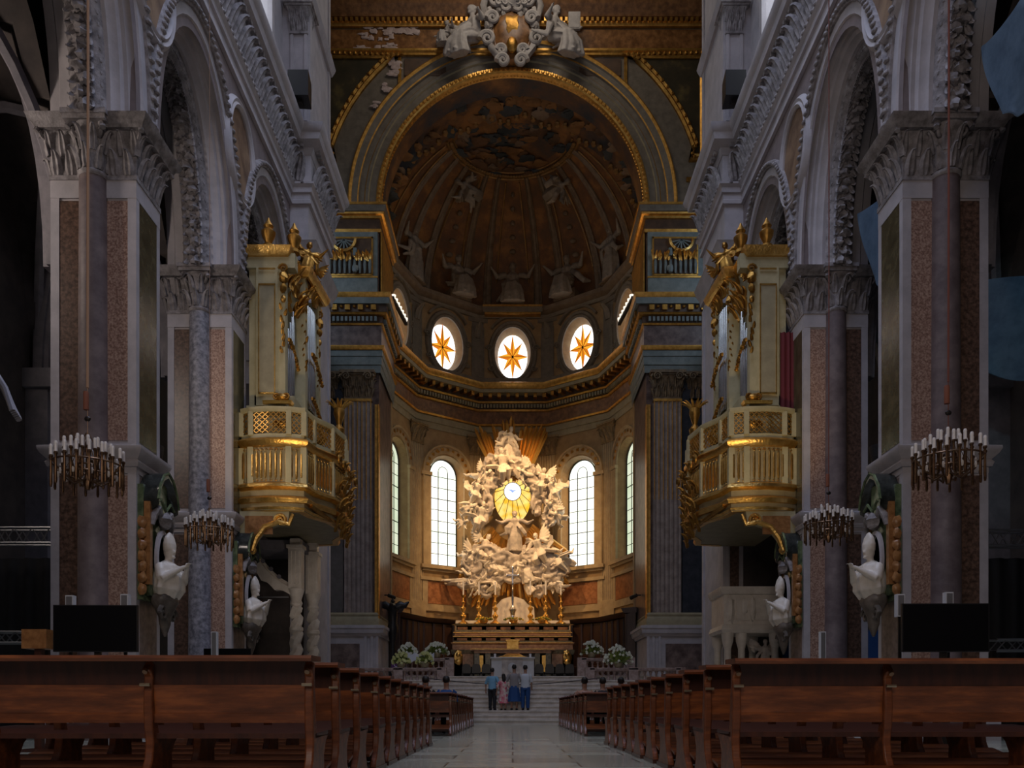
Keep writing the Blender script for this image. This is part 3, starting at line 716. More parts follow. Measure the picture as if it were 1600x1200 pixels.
def ovalpoly(rx, rz, zc, n=32): return [(rx*cos(2*PI*k/n), zc+rz*sin(2*PI*k/n)) for k in range(n)]
mbw = MB(); mbl = MB()
wn = 7
for i in range(5):
    M, h = seg_M(i); mbw.M = M
    oval = ovalpoly(.92, 1.36, 22.35)
    main = winpoly() if i != 2 else ovalpoly(1.12, 1.62, 13.55)
    # slanted embrasure: bigger hole on the room side
    big = [(u*1.22, (v-WZ0)*1.0+WZ0 if v < WZ0+.1 else v+.14) for u,v in main] if i != 2 else main
    obig = ovalpoly(1.12, 1.6, 22.35)
    mbw.holed([(-h,FZ),(h,FZ),(h,25.3),(-h,25.3)], [big, obig], lambda u,v: (u,0,v))
    mbw.loft([[(u,0,v) for u,v in big],[(u,.55,v) for u,v in main]], False); mbw.loft([[(u,0,v) for u,v in obig],[(u,.6,v) for u,v in oval]], False)
    # glazing
    mb = MB(M)
    if i != 2:
        mb.prism(main, .50, .53, lambda u,v,d: (u,d,v)); wo = struct(mb, 'window_%d' % wn, win_pale if i in (1,3) else win_side, smooth=False); wn += 1
        mb = MB(M); y = .46
        for u in (-.33,.33): mb.bar((u,y,WZ0),(u,y,WZ1-.75),.04,.03)
        for k in range(9): z = WZ0+.1+k*.66; mb.bar((-WW,y,z),(WW,y,z),.06 if k % 3 == 0 else .022,.03)
        mb.tube([(.33*cos(t_),y,WZ1-.75+.33*sin(t_)) for t_ in [PI*k/10 for k in range(11)]], .018, 5)
        mb.loft([[(u,y-.03,v) for u,v in main],[(u*.94,y-.03,v-.04 if v>WZ0+.1 else v+.06) for u,v in main],[(u*.94,y+.03,v-.04 if v>WZ0+.1 else v+.06) for u,v in main],[(u,y+.03,v) for u,v in main]], False, loop=True)
        mb.build('window_bars', black_metal, wo)
        # carved voussoirs and jamb
        mb = MB(M); pth = [(q_,v_) for q_,v_ in [(-1.28,9.0),(-1.28,WZ1-.97)]] + [(1.28*cos(PI-PI*k/16), WZ1-.97+1.28*sin(PI*k/16)) for k in range(1,16)] + [(1.28,WZ1-.97),(1.28,9.0)]
        rr = []
        for j,(u,v) in enumerate(pth):
            a_ = math.atan2(max(v-(WZ1-.97),0), u) if v > WZ1-.97 else (PI if u < 0 else 0); nx, nz = cos(a_), sin(a_)
            rr.append([(u+nx*q, -dd, v+nz*q) for q,dd in ((-.08,0),(-.08,.06),(.0,.10),(.30,.10),(.34,.18),(.44,.2),(.46,0))])
        mb.loft(rr, True, 0)
        for k in range(1,12):
            a_ = PI*k/12; c_ = Vector((1.44*cos(a_), -.10, WZ1-.97+1.44*sin(a_))); mb.blob(c_, (.12,.04,.12), 7, 4, .5, k, 1)
        for sx in (-1,1): mb.box(*sorted((sx*1.12,sx*1.82)), -.2, 0, WZ1-1.25, WZ1-1.05, 0); mb.box(*sorted((sx*1.16,sx*1.74)), -.14, 0, 9.0, WZ1-1.2, 0)
        mb.build('window_surround', [apse_pale, gold_dk], wo)
        mb = MB(M); mb.box(-1.85,1.85,-.28,0,8.85,9.05); mb.box(-1.75,1.75,-.16,0,8.7,8.85); mb.build('sill', apse_pale, wo)
        # dado panel
        mb = MB(M)
        for q,dd,m_ in ((1.75,.06,0),(1.62,.10,0)):
            pass
        mb.box(-1.85,1.85,-.14,0,8.15,8.35); mb.box(-1.85,1.85,-.10,0,6.35,6.75)
        mb.box(-1.7,-1.35,-.07,0,6.7,8.2); mb.box(1.35,1.7,-.07,0,6.7,8.2)
        mb.build('dado_frame', apse_pale, wo)
        mb = MB(M); mb.box(-1.35,1.35,-.04,0,6.8,8.1); mb.build('dado_panel', MATS.get('red_dado') or mat('red_dado', (.20,.07,.025), (.40,.17,.07), 4, .4, detail=8), wo)
    else:
        mb.prism(main, .30, .33, lambda u,v,d: (u,d,v)); wo = struct(mb, 'window_%d' % wn, win_yellow, smooth=False); wn += 1
        mb = MB(M); mb.prism(ovalpoly(.52,.55,13.95), .24, .28, lambda u,v,d: (u,d,v)); mb.build('white_centre', win_white, wo)
        mb = MB(M); y = .22
        mb.tube([(.53*cos(t_),y,13.95+.56*sin(t_)) for t_ in [2*PI*k/30 for k in range(31)]], .022, 5)
        for k in range(14):
            a_ = 2*PI*k/14+.22; mb.bar((.54*cos(a_),y,13.95+.56*sin(a_)),(1.12*cos(a_)*1.0,y,13.55+1.62*sin(a_)+(.1 if sin(a_)<0 else 0)),.03,.03)
        mb.build('window_bars', black_metal, wo)
        mb = MB(M); y = .22   # small blue dove
        mb.prism([(0,13.85),(.08,13.95),(.30,14.06),(.12,14.04),(.04,14.02),(-.05,14.07),(-.28,14.05),(-.1,13.96)], y-.02, y+.01, lambda u,v,d: (u,d,v)); mb.build('dove', win_blue, wo, smooth=False)
    # oval with the amber star
    mb = MB(M); mb.prism(oval, .54, .57, lambda u,v,d: (u,d,v)); wo = struct(mb, 'window_%d' % wn, win_white, smooth=False); wn += 1
    for which, mm in ((0,win_star),(1,win_star2)):
        mb = MB(M)
        for k in range(8):
            a_ = PI/2+k*PI/4; L_ = 1.0 if k % 2 == 0 else .86
            tip = (.96*L_*cos(a_), 22.35+1.40*L_*sin(a_)); b_ = a_+(PI/8 if which else -PI/8)
            md = (.36*cos(b_), 22.35+.5*sin(b_))
            mb.prism([(0,22.35),tip,md], .505+which*.004, .53, lambda u,v,d: (u,d,v))
        mb.build('star', mm, wo, smooth=False)
    mb = MB(M); mb.blob((0,.49,22.35),(.07,.03,.09),8,5)
    for k in range(8):
        a_ = PI/2+k*PI/4; mb.bar((0,.49,22.35),(.9*cos(a_),.49,22.35+1.33*sin(a_)),.02,.02)
    mb.build('window_bars', black_metal, wo)
    mb = MB(M)
    mb.loft([[((1.1+q)*cos(t_), -dd, 22.35+(1.58+q)*sin(t_)) for q,dd in ((0,0),(.0,.1),(.12,.16),(.2,.1),(.34,.16),(.4,.08),(.42,0))] for t_ in [2*PI*k/40 for k in range(40)]], loop=True)
    for sx in (-1,1):
        mb.spiral((sx*1.42,-.16,22.6),(sx,0,0),(0,0,1),.22,1.5,.06,16); mb.spiral((sx*1.3,-.16,21.4),(sx,0,0),(0,0,-1),.2,1.5,.05,16)
    mb.loft([[((1.75)*cos(t_)*f_, -dd, 22.5+2.15*sin(t_)*f_) for f_,dd in ((1,0),(1,.2),(.93,.2),(.93,0))] for t_ in [R(40)+R(100)*k/14 for k in range(15)]])
    mb.build('window_surround', cream_dk if False else mat('drum_moulding_paint', (.15,.125,.09),(.22,.185,.135),3,.6) if 'drum_moulding_paint' not in MATS else MATS['drum_moulding_paint'], wo)
mbw.M = Matrix(); 
struct(mbw, 'wall_apse', apse_paint, recalc=False, smooth=False)
for s in (-1,1):
    mb = MB(); mb.box(*sorted((s*RA,s*(RA+.4))), 43.9, 44.6, FZ, 25.3); mb.box(*sorted((s*6.4,s*7.4)), 43.9, 44.3, FZ, 25.3); struct(mb, 'wall_chancel_'+SIDE[s], apse_paint)
# pilasters at the corners of the apse
drum = MATS['drum_moulding_paint']
mbf = MB(); mbc = MB(); mbd = MB()
for a_ in (-54,-18,18,54):
    p = Vector((RA*sin(R(a_)), CY+RA*cos(R(a_)))); M = Matrix.Translation((p.x,p.y,0)) @ Matrix.Rotation(-R(a_),4,'Z')
    for mbx in (mbf,mbc,mbd): mbx.M = M
    hw = .50; poly = [(-hw,.2),(-hw,-.2)]; n = 6; w_ = 2*hw/n
    for k in range(n):
        a = -hw+k*w_; poly += [(a+w_*.2,-.2)] + [(a+w_/2-w_*.3*cos(t_), -.2+.05*sin(t_)) for t_ in (.4,PI/2,PI-.4)] + [(a+w_*.8,-.2)]
    poly += [(hw,-.2),(hw,.2)]
    mbf.loft([[(u,v,z) for u,v in poly] for z in (6.9,16.1)]); mbf.box(-.62,.62,-.3,.2,5.9,6.5); mbf.box(-.56,.56,-.26,.2,6.5,6.9)
    for q in (-.72,.72): mbf.box(q-.12,q+.12,-.1,.2,5.9,16.1)
    capital(mbc, -.52, .52, -.22, .2, 16.05, 1.15, 3, 1, 'flr')
    mbd.box(-.6,.6,-.12,.1,20.4,24.2); mbd.box(-.4,.4,-.18,.1,20.7,23.9); mbd.box(-.66,.66,-.2,.1,24.2,24.5)
    mbd.leaf((0,-.2,23.2),(0,0,1),(0,-1,0),.8,.5,.5)
struct(mbf, 'trim_34', apse_pale); struct(mbc, 'trim_35', mat('dull_gilt_capital', (.22,.15,.07), (.34,.24,.12), 6, .5, .3)); struct(mbd, 'trim_36', drum)
# apse entablature, following the polygon
P = [(-RA,43.0)] + V + [(RA,43.0)]
mb = MB()
for prof,m in (([(0,17.1),(.06,17.1),(.06,17.45),(.12,17.47),(.12,17.8),(.16,17.82),(0,17.85)],0), ([(0,17.85),(.2,17.85),(.24,17.95),(0,17.98)],1), ([(0,17.9),(.08,17.95),(.08,18.75),(0,18.8)],2),
               ([(0,18.75),(.16,18.75),(.2,18.86),(0,18.9)],1), ([(0,18.86),(.16,18.9),(.16,19.2),(0,19.2)],3), ([(0,19.2),(.3,19.2),(.34,19.3),(0,19.32)],1), ([(0,19.3),(.3,19.3),(.3,19.66),(0,19.7)],3),
               ([(0,19.66),(.85,19.66),(.88,19.84),(0,19.86)],0), ([(0,19.84),(.9,19.86),(.98,19.98),(1.0,20.2),(.9,20.26),(0,20.3)],1), ([(0,20.3),(.25,20.3),(.25,20.75),(.12,20.8),(0,20.8)],4),
               ([(0,24.45),(.15,24.45),(.25,24.6),(0,24.62)],4), ([(0,24.6),(.25,24.62),(.5,24.8),(.55,25.0),(0,25.05)],5)):
    mb.cornice(P, prof, -1, m)
struct(mb, 'trim_37', [cream_dk, gold_line, apse_brown, dark_brown, drum, conch_m])
mb = MB(); mbm = MB()
for a,b in zip(P, P[1:]):
    a = Vector(a); b = Vector(b); L = (b-a).length; d = (b-a)/L; n = Vector((d.y,-d.x))
    for k in range(int(L/.19)):
        p = a + d*(k+.5)*.19 + n*.2; mb.obox = None
        M = Matrix(((d.x,n.x,0,p.x),(d.y,n.y,0,p.y),(0,0,1,0),(0,0,0,1))); mb.M = M; mb.box(-.06,.06,-.06,.10,18.94,19.16)
    for k in range(int(L/.5)):
        p = a + d*(k+.5)*L/int(L/.5)
        M = Matrix(((d.x,n.x,0,p.x),(d.y,n.y,0,p.y),(0,0,1,0),(0,0,0,1))); mbm.M = M; mbm.box(-.1,.1,.2,.78,19.42,19.64); mbm.leaf((0,.74,19.4),(0,0,1),(0,1,0),.22,.2,.3)
struct(mb, 'trim_38', cream_dk); struct(mbm, 'trim_39', gold_dk)
# brackets above the central cornice (gilded lines over the middle window)
mb = MB(); M,_ = seg_M(2); mb.M = M
mb.box(-1.8,1.8,-.75,-.1,24.9,25.0,1); mb.box(-1.7,1.7,-.6,-.1,24.5,24.6,1); mb.box(-1.8,1.8,-.7,-.1,24.6,24.9,0)
struct(mb, 'trim_40', [drum, gold_line])
# conch and barrel
mb = MB(); CZ = 25.0; RC = 7.02; n1, n2 = 48, 18
def cp(az, el, r=RC): return (r*cos(el)*sin(az), CY + r*cos(el)*cos(az), CZ + r*sin(el))
g = [cp(-PI/2+PI*i/n1, PI/2*j/n2) for j in range(n2+1) for i in range(n1+1)]
fs = [(j*(n1+1)+i, j*(n1+1)+i+1, (j+1)*(n1+1)+i+1, (j+1)*(n1+1)+i) for j in range(n2) for i in range(n1)]
mb.add(g, fs, [(1 if j < 13 else 2) for j in range(n2) for i in range(n1)])
mb.loft([[(r*cos(a), y, AZ+r*sin(a)) for r,y in ((6.35,41.3),(6.9,41.3),(7.02,41.4),(7.02,44.35))] for a in [PI*k/48 for k in range(49)]], False, [2,2,2,2], closed=False)
ceil = struct(mb, 'ceiling_apse', [conch_m, conch_field, fresco], recalc=False)
mb = MB()
for az in (-72,-60,-47,-25,-13,13,25,47,60,72):
    w_ = .20
    for off_ in (0,):
        rings = []
        for k in range(19):
            el = R(3+57*k/18); c = Vector(cp(R(az), el, RC)); tw = w_*(1-.5*k/18); t_ = Vector((cos(R(az)), -sin(R(az)), 0)); inn = (Vector((0,CY,CZ))-c).normalized()
            rings.append([tuple(c + t_*a*tw*1.3 + inn*b) for a,b in ((-1,0),(-1,.10),(-.6,.16),(-.3,.10),(.3,.10),(.6,.16),(1,.10),(1,0))])
        mb.loft(rings)
for az in (0,-36,36,-54+16,54-16):
    if abs(az) in (0,36):   # framed panels between the ribs, with rosettes
        for k in range(6):
            c = Vector(cp(R(az), R(22+k*6.2), RC-.12)); mb.blob(c, (.22-.02*k,.10,.16), 8, 5)
struct(mb, 'trim_41', conch_m)
mb = MB()
for az in (-78,-36,0,36,78):
    for q in (-8.5,8.5):
        if abs(az) > 40: q *= .5
        mb.tube([cp(R(az+q*(1-.3*k/12)), R(14+44*k/12), RC-.05) for k in range(13)], .05, 5)
for k in range(60):
    az = R(-80+160*k/59); mb.blob(cp(az, R(61), RC-.1), (.13,.1,.1), 6, 4)
mb.tube([cp(R(-85+170*k/60), R(59.5), RC-.05) for k in range(61)], .07, 5); mb.tube([cp(R(-85+170*k/60), R(62.5), RC-.05) for k in range(61)], .05, 5)
# scalloped gilt edge of the fresco on the barrel
for k in range(50):
    a = PI*(k+.5)/50; mb.blob(((RC-.08)*cos(a), 43.9+.3*sin(k*1.3), AZ+(RC-.08)*sin(a)), (.16,.22,.14), 6, 4)
struct(mb, 'trim_42', mat('aged_ochre_gilding', (.20,.11,.035), (.34,.2,.07), 3, .5, .4))
# painted clouds and figures of the vault are low relief masses
mb = MB(); rnd = random.Random(3)
for k in range(90):
    az = rnd.uniform(-88,88); el = rnd.uniform(60,88); 
    c = cp(R(az), R(el), RC); mb.blob(c, (rnd.uniform(.25,.7),rnd.uniform(.2,.5),.07), 16, 8, .6, k, mi=rnd.choice((0,0,1,0,2,2,3)))
for k in range(60):
    a = rnd.uniform(R(12),R(168)); y = rnd.uniform(41.6,44)
    mb.blob(((RC-.03)*cos(a), y, AZ+(RC-.03)*sin(a)), (rnd.uniform(.3,.6),rnd.uniform(.2,.5),.07), 16, 8, .6, k, mi=rnd.choice((0,1,1,2,3)))
struct(mb, 'trim_43', [mat('cloud_paint_brown', (.06,.035,.02),(.15,.08,.04),1,.7), mat('cloud_paint_ochre', (.12,.06,.02),(.24,.12,.04),1,.7), mat('cloud_paint_blue', (.015,.025,.035),(.05,.06,.07),1,.7), mat('cloud_paint_pale', (.12,.085,.06),(.20,.15,.11),1,.7)])
# presbytery platform and steps
mb = MB(); mb.box(-9.5,9.5,36.0,51.6,0,FZ); struct(mb, 'floor_presbytery', step_m)
mb = MB(); NS = 11; rise = FZ/NS
for k in range(NS): y = 31.8 + k*(35.6-31.8)/(NS-1); mb.box(-6.0,6.2,y,35.99,rise*k,rise*(k+1)-.05); mb.box(-6.02,6.22,y-.04,35.99,rise*(k+1)-.05,rise*(k+1)-.002)
stp = mb.build('marble_steps', step_m); tag(stp, 'wide flight of pale veined marble steps leading up to the altar', 'steps')
# ================================================================ FIGURES IN MARBLE
def figure(mb, M, pose='stand', seed=0, arms=None, wings=False, robe=1.0, mi=0, mitre=False, hair=True, lie=0):
    """draped figure about 1.75 high when standing; local: faces -y"""
    old = mb.M; mb.M = old @ M; rn = random.Random(seed)
    if pose == 'stand': path = [(0,0,0),(0,0,.3),(.02,-.02,.65),(0,0,.95),(0,0,1.15),(0,.01,1.35),(0,0,1.47)]; rr = [.30*robe,.27*robe,.24*robe,.21,.17,.205,.08]; hd = (0,-.02,1.62)
    elif pose == 'sit': path = [(0,-.42,0),(0,-.46,.22),(0,-.44,.46),(0,-.20,.56),(0,.02,.60),(0,.06,.80),(0,.03,1.02),(0,.0,1.12)]; rr = [.30*robe,.26*robe,.24,.26,.24,.20,.205,.08]; hd = (0,-.03,1.28)
    elif pose == 'bust': path = [(0,.02,0),(0,-.02,.15),(0,-.04,.35),(0,0,.55),(0,0,.66)]; rr = [.24,.32,.30,.24,.09]; hd = (0,-.05,.82)
    elif pose == 'swirl':
        path = [(0,.02,.02),(0,-.02,.14),(0,.0,.30),(0,-.04,.48),(0,-.05,.62),(0,-.05,.70)]; rr = [.16,.20,.17,.19,.20,.075]; hd = (.03,-.10,.83)
        for q in (-1,1):
            kz = rn.uniform(-.15,.15); ky = rn.uniform(-.45,-.15)
            mb.tube([(q*.09,0,.06),(q*.14,ky*.6,-.04+kz*.5),(q*.16,ky,-.12+kz),(q*.15,ky*.5+.05,-.34+kz),(q*.15,ky*.2+.15,-.56+kz)], [.19,.19,.16,.12,.06], 12, mi, fold=.12, nf=5, seed=q)
            mb.blob((q*.15,ky*.2+.10,-.60+kz), (.05,.11,.05), 8, 5, mi=mi)
        for k in range(3):
            a = rn.uniform(0,2*PI); p0 = Vector((0,.05,.1)); e1 = Vector((cos(a),.25+.3*abs(sin(a)),sin(a)*.8))
            mb.tube([p0, p0+e1*.3+Vector((0,-.1,.05)), p0+e1*.55+Vector((.1*cos(a*3),.0,.12*sin(a*5))), p0+e1*.8+Vector((0,.1,-.12)), p0+e1*1.0], [.18,.24,.24,.17,.06], 12, mi, fold=.2, nf=4, flat=.4, seed=k+seed)
    else: path = [(.05,1.0,-.12),(0,.72,-.05),(0,.45,-.10),(0,.12,0),(0,-.10,.12),(0,-.28,.28),(0,-.38,.36)]; rr = [.10,.17,.20,.20,.17,.19,.08]; hd = (0,-.50,.48)
    mb.tube(path, rr, 26, mi, fold=.10, nf=6, flat=.78, seed=seed)
    h = Vector(hd); nk = Vector(path[-1])
    mb.tube([nk-Vector((0,0,.05)), h], .065, 8, mi)
    mb.blob(h, (.095,.115,.13), 12, 9, 0, mi=mi); mb.blob(h+Vector((0,-.11,-.01)), (.018,.03,.03), 6, 4, mi=mi); mb.blob(h+Vector((0,-.085,-.10)), (.05,.04,.03), 6, 4, mi=mi)
    for e in (-.038,.038): mb.blob(h+Vector((e,-.098,.022)), (.02,.012,.012), 6, 4, mi=mi)
    if mitre: mb.loft([[(h.x+.12*a*q, h.y+.11*b*q2, h.z+z) for a,b in [(cos(t),sin(t)) for t in [2*PI*k/12 for k in range(12)]]] for z,q,q2 in ((.03,1,1),(.14,1.12,.95),(.26,.95,.55),(.36,.25,.2))], mi=mi)
    elif hair: mb.blob(h+Vector((0,.035,.035)), (.115,.12,.12), 12, 8, .5, seed, mi)
    ch = Vector(path[-2])
    if arms is None: arms = [(rn.uniform(.3,.6), rn.uniform(-.5,.1), rn.uniform(-.4,.5)) for _ in (0,1)]
    for sgn,(ax,ay,az) in zip((-1,1), arms):
        sh = ch + Vector((sgn*.20,0,.02)); el = ch + Vector((sgn*.27,-.12,-.25)) if az == 9 else sh + Vector((sgn*ax*.45, ay*.3, -.18+az*.25)); ha = ch + Vector((sgn*.035,-.42,-.02)) if az == 9 else el + Vector((sgn*ax*.25-(sgn*.12 if ax < .35 else 0), -.16+ay*.2, .02+az*.42))
        mb.tube([sh, (sh+el)/2+Vector((0,0,.02)), el], [.085,.09,.085], 9, mi, fold=.08, nf=4, seed=seed); mb.tube([el,(el+ha)/2,ha], [.085,.06,.035], 9, mi)
        mb.blob(ha+(ha-el).normalized()*.05, (.04,.03,.055), 7, 5, mi=mi)
        for q in (-1,0,1): mb.tube([ha+(ha-el).normalized()*.06+Vector((q*.018,0,0)), ha+(ha-el).normalized()*.14+Vector((q*.026,-.01,0))], [.012,.008], 5, mi)
    if pose == 'fly':   # bare legs trailing
        for q in (-1,1): mb.tube([(q*.08,.75,-.06),(q*.12,1.1,-.16+q*.08),(q*.10,1.45,-.02+q*.12),(q*.12,1.58,-.06+q*.12)], [.10,.075,.045,.03], 8, mi)
    elif pose != 'swirl':
        if pose != 'bust':
            for q in (-1,1): mb.blob((q*.11, path[0][1]-.18, .05), (.05,.13,.05), 7, 5, mi=mi)
    # loose drapery
    for k in range(3 if pose not in ('bust','swirl') else 0):
        a = rn.uniform(-1,1); p0 = ch+Vector((a*.15,-.05,-.1)); pts = [p0, p0+Vector((a*.3,-.16,-.25)), p0+Vector((a*.45+.1,-.12,-.5)), p0+Vector((a*.7,.1,-.62+rn.uniform(-.1,.3)))]
        mb.tube(pts, [.08,.10,.09,.04], 9, mi, fold=.18, nf=4, flat=.45, seed=seed+k)
    if wings:
        for sgn in (-1,1):
            root = ch+Vector((sgn*.10,.14,0)); ang = rn.uniform(.5,1.1)
            for k in range(7):
                t = ang - k*.22; L = .85-.07*k; d = Vector((sgn*cos(t), .25, sin(t))).normalized()
                mb.tube([root+d*.05*k*.3, root+d*L*.4+Vector((0,0,.05)), root+d*L*.8+Vector((sgn*.02,0,0)), root+d*L], [.05,.085,.07,.015], 7, mi, flat=.35)
    mb.M = old
def RM(rx=0, ry=0, rz=0): return Matrix.Rotation(rz,4,'Z') @ Matrix.Rotation(ry,4,'Y') @ Matrix.Rotation(rx,4,'X')
def at(x, y, D): return Vector(((x-801)*D/1300, D, .64+(1106-y)*D/1300))

# cartouche with two seated figures over the arch
def cartouche():
    t = thing('carved_cartouche', 'large carved marble and gilt cartouche at the crown of the chancel arch', 'cartouche', (0, AY-.25, 0))
    def L(x,y): p = at(x,y,AY-.3); return p.x, p.z
    mb = MB(); pl = [L(x,y) for x,y in ((768,28),(832,28),(842,60),(830,88),(815,100),(785,100),(772,88),(758,60))]
    mb.prism(pl, -.35, .2, lambda u,v,d: (u,d,v)); p = L(800,60); mb.blob((p[0],-.35,p[1]), (.85,.25,1.0), 16, 10, .2, 2); mb.build('shield_field', apse_brown, t)
    mb = MB(); p = L(800,83); mb.blob((p[0],-.55,p[1]), (.27,.2,.36), 12, 8); p = L(800,50); mb.blob((p[0],-.5,p[1]), (.35,.2,.4), 10, 7, .5, 3); mb.build('gilded_heart', gold_dk, t)
    for sgn in (-1,1):
        mb = MB()
        pts = [L(800+sgn*x,y) for x,y in ((6,10),(22,2),(38,4),(44,18),(40,36),(33,52),(36,66),(32,84),(22,98),(8,104))]
        mb.tube([(u,-.35-.12*sin(k),v) for k,(u,v) in enumerate(pts)], [.14,.2,.2,.17,.14,.16,.14,.17,.15,.1], 9, fold=.15)
        for x,y,r in ((26,12,.42),(38,72,.36),(14,106,.3),(30,40,.3),(10,22,.3),(16,90,.25)):
            u,v = L(800+sgn*x,y); mb.spiral((u,-.5,v),(sgn,0,0),(0,0,1),r,1.6,.13,24,k=8)
        for k in range(12):
            u,v = L(800+sgn*random.Random(k).uniform(4,40), random.Random(k+50).uniform(2,50)); mb.blob((u,-.4,v),(.14,.12,.16),8,6,.6,k)
        mb.build('scroll_frame', stucco, t)
    mb = MB(); u,v = L(800,10); mb.blob((u,-.5,v),(.5,.3,.5),12,8,.5,5); 
    for k in range(5): mb.spiral((u+(k-2)*.3,-.6,v-.25),(1,0,0),(0,0,1),.2,1.3,.08,16)
    mb.build('crest', stucco, t)
cartouche()
for sgn,lab,sx in ((-1,'left',738),(1,'right',868)):
    p = at(sx, 92, AY-.5); t = thing('seated_angel_statue', 'white stucco seated figure on the arch to the %s of the cartouche' % lab, 'statue', (p.x, AY-.45, p.z))
    mb = MB(); figure(mb, Matrix.Diagonal((1.9,1.2,1.85,1)) @ RM(0,0,sgn*.85), 'sit', 5+sgn, arms=[(.5,-.4,.2),(.55,-.3,.1)], robe=1.0); [mb.tube([(sgn*(.1+.1*k),-.2,1.5-.2*k),(sgn*(.5+.15*k),-.35,1.0-.1*k),(sgn*(.9+.1*k),-.3,.5),(sgn*(1.0+.15*k),-.25,.0)], [.15,.22,.2,.1], 12, fold=.2, nf=4, seed=k) for k in range(3)]; mb.build('figure', stucco, t); remesh(kids(t)[0], .035)
    mb = MB()
    if sgn < 0:
        figure(mb, Matrix.Translation((-1.2,0,.5)) @ Matrix.Scale(.95,4) @ RM(0,0,-.6), 'sit', 9); mb.build('small_companion', stucco, t)
    else: mb.box(.6,1.15,-.35,-.2,1.2,2.0); mb.box(.65,1.1,-.37,-.3,1.25,1.95); mb.build('open_book', stucco, t)
# stucco figures seated round the base of the conch, and two flying ones
for az,lab in ((-60,'leftmost'),(-30,'second from left'),(0,'central'),(30,'second from right'),(60,'rightmost')):
    p = cp(R(az), R(1), RC-.5); t = thing('stucco_statue', 'dim seated stucco figure at the foot of the apse vault, %s of five' % lab, 'statue', (p[0],p[1],25.05), -R(az), 'stucco figures round the apse vault')
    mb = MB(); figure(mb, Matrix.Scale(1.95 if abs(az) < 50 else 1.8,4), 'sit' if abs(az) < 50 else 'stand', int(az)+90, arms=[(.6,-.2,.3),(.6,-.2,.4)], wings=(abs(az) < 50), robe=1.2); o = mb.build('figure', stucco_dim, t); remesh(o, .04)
    mb = MB(); mb.box(-.7,.7,-.4,.5,-.02,.5 if abs(az) < 50 else .02); mb.build('seat_block', conch_m, t)
for sgn,lab in ((-1,'left'),(1,'right')):
    p = cp(R(sgn*34), R(52), RC-.4); t = thing('flying_stucco_angel', 'pale flying stucco angel under the vault painting, %s one' % lab, 'statue', p, 0)
    mb = MB(); figure(mb, Matrix.Scale(1.5,4) @ RM(.5,sgn*.9,sgn*.7), 'fly', 30+sgn, wings=True); o = mb.build('figure', stucco_dim, t); remesh(o, .04)

